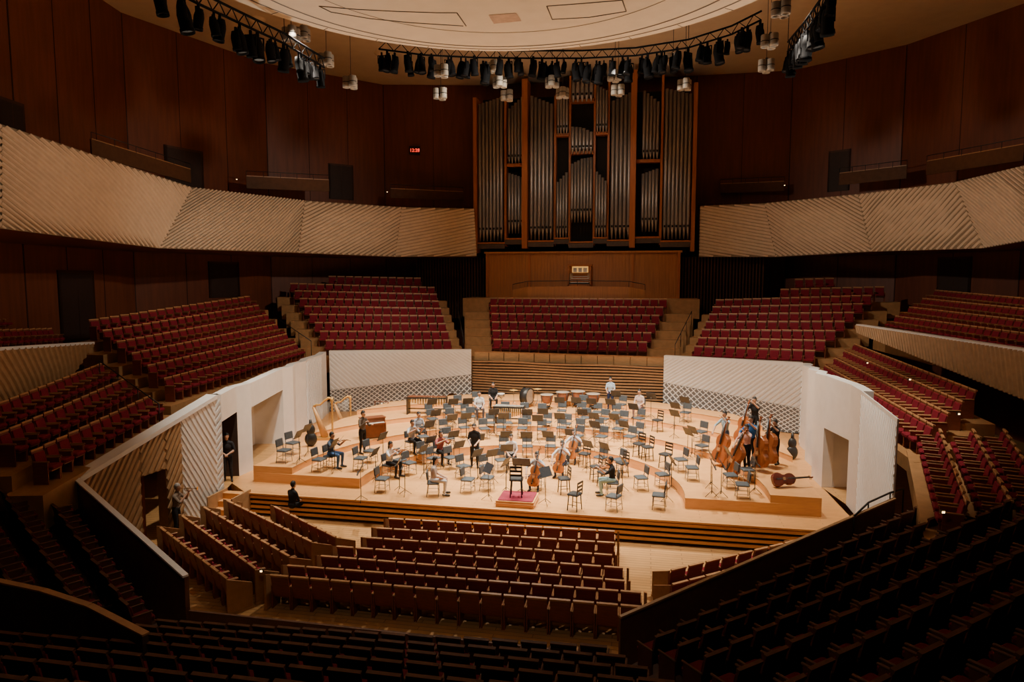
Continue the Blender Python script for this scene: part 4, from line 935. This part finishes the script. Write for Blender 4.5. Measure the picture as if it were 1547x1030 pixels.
def build_cym():
    m = MB(); m.tube([(0, 0, .3), (0, 0, .95)], .012, 0, 6)
    for k in range(3): a = 2 * pi * k / 3; m.tube([(0, 0, .4), (.28 * cos(a), .28 * sin(a), .01)], .01, 0, 5)
    o = m.obj('cymbal', [chrome]); tag(o, 'suspended bronze cymbal on a chrome stand', 'cymbal', 'cymbals')
    c = MB(); c.lathe([(.01, .99), (.05, .98), (.22, .94)], 0, 20); c.obj('cymbal_plate', [gold], o); return o
for p in PERC['cym']: put('cym', build_cym, p)
def build_snare():
    m = MB(); m.tube([(0, 0, .2), (0, 0, .62)], .012, 1, 6)
    for k in range(3): a = 2 * pi * k / 3; m.tube([(0, 0, .3), (.25 * cos(a), .25 * sin(a), .01)], .01, 1, 5); m.tube([(0, 0, .55), (.17 * cos(a), .17 * sin(a), .66)], .01, 1, 5)
    m.lathe([(.178, .66), (.18, .66), (.18, .8), (.178, .8)], 1, 20)
    o = m.obj('snare_drum', [black, chrome]); tag(o, 'chrome snare drum on a tripod stand', 'drum', 'snare drums')
    c = MB(); c.lathe([(.01, .805), (.18, .805), (.185, .8), (.185, .78)], 0, 20); c.obj('drum_head', [paper], o); return o
for p in PERC['snare']: put('snare', build_snare, p)
def build_harp():
    m = MB()
    nk = [(.42, 0, 1.72), (.3, 0, 1.78), (.12, 0, 1.66), (-.05, 0, 1.5), (-.2, 0, 1.5), (-.33, 0, 1.42)]
    m.tube(nk, [.05, .055, .045, .04, .045, .055], 0, 10)
    m.box((.1, 0, .06), (.75, .36, .12), 0); m.tube([(.42, 0, .1), (.44, 0, .2)], .08, 0, 12)
    o = m.obj('concert_harp', [gold]); tag(o, 'tall gilded concert harp standing on the stage', 'harp', 'concert harps')
    c = MB(); c.tube([(.43, 0, .12), (.43, 0, .3), (.43, 0, 1.55), (.43, 0, 1.65), (.43, 0, 1.8)], [.06, .042, .04, .065, .055], 0, 12); c.obj('column', [gold], o)
    b = MB(); b.tube([(.12, 0, .12), (-.33, 0, 1.42)], [.16, .06], 0, 10); b.obj('soundbox', [harpbody], o)
    s = MB()
    for k in range(22):
        t = k / 21; a = lerp(V((.15, 0, .2)), V((-.3, 0, 1.35)), t); x = lerp(.38, -.24, t); top = V((x, 0, 1.7 - .28 * t)); s.tube([a, top], .003, 0, 4)
    s.obj('strings', [paper], o); return o
put('harp', build_harp, SP(487, 664), .35, scale=1.0); put('harp', build_harp, SP(517, 652), .35, scale=.97)
for u, v in ((470, 674), (1196, 694)):
    p = SP(u, v); m = MB(); m.ell((0, 0, .3), (.25, .16, .3), 0, 14, 8); m.ell((0, 0, .68), (.18, .13, .24), 0, 14, 8); m.tube([(0, 0, .8), (0, 0, 1.1)], [.08, .05], 0, 10)
    m.obj('instrument_case', [black], loc=p, rotz=.3, label='black cello-shaped instrument case standing upright', cat='case', group='instrument cases')

# ------------------------------------------------------------------ lights
def spot(loc, tgt, e, ang=60, col=(1, .87, .7), blend=.6, size=.25):
    l = bpy.data.lights.new('stage_or_fill_light', 'SPOT'); l.energy = e; l.spot_size = radians(ang); l.spot_blend = blend; l.color = col; l.shadow_soft_size = size
    o = bpy.data.objects.new('stage_or_fill_light', l); COL.objects.link(o); o.location = loc; o.rotation_euler = (V(tgt) - V(loc)).to_track_quat('-Z', 'Y').to_euler()
for x, y in ((-6, 5.5), (0, 6.5), (6, 5.5), (-6.8, -.5), (8.4, -.5), (-3, 7), (3, 7)):
    spot((x, y, 15.6), (x * .75, y * .6 + 3.5, 0), 8000, 71)
spot((-5, 3.6, 15.5), (-9, 15, 1), 3800, 60, blend=1); spot((5, 3.6, 15.5), (9, 14, 1), 3800, 60, blend=1)
spot((0, 3.8, 15.5), (0, 18.5, 3), 2400, 56, blend=1)
spot((-1, 3.4, 14.4), (-2, -3.5, -1), 3000, 62, blend=.8)
spot((-10.5, 6, 3.9), (-1, 0, 15), 2700, 80); spot((11.2, 6, 4.4), (2, 0, 15), 2700, 80)  # added uplights without fixtures, brightening the canopy underside
spot((0, 13, 12), (0, 14, 21), 800, 130)  # added floating uplight that brightens the ceiling
spot((0, 15, 18.5), (0, 24, 11), 650, 75)  # added fill spot to lighten the organ pipes
spot((2, 4, 15), (-17, 14, 9), 4200, 70, blend=1); spot((-2, 4, 15), (17, 16, 9), 4200, 70, blend=1)  # added washes to brighten balconies and upper walls
spot((4, 2, 14.3), (-16, 2, 7), 2400, 64, blend=1); spot((-4, 2, 14.3), (14, -1, 5), 2200, 64, blend=1)  # further added washes, toward the side walls and terraces
spot((1, -15, 13), (1, -12, 0), 500, 120, blend=1)  # added fill over the near terrace seats
w = bpy.data.worlds.new('world'); bpy.context.scene.world = w; w.use_nodes = True
w.node_tree.nodes['Background'].inputs[0].default_value = (.03, .024, .02, 1); w.node_tree.nodes['Background'].inputs[1].default_value = .1
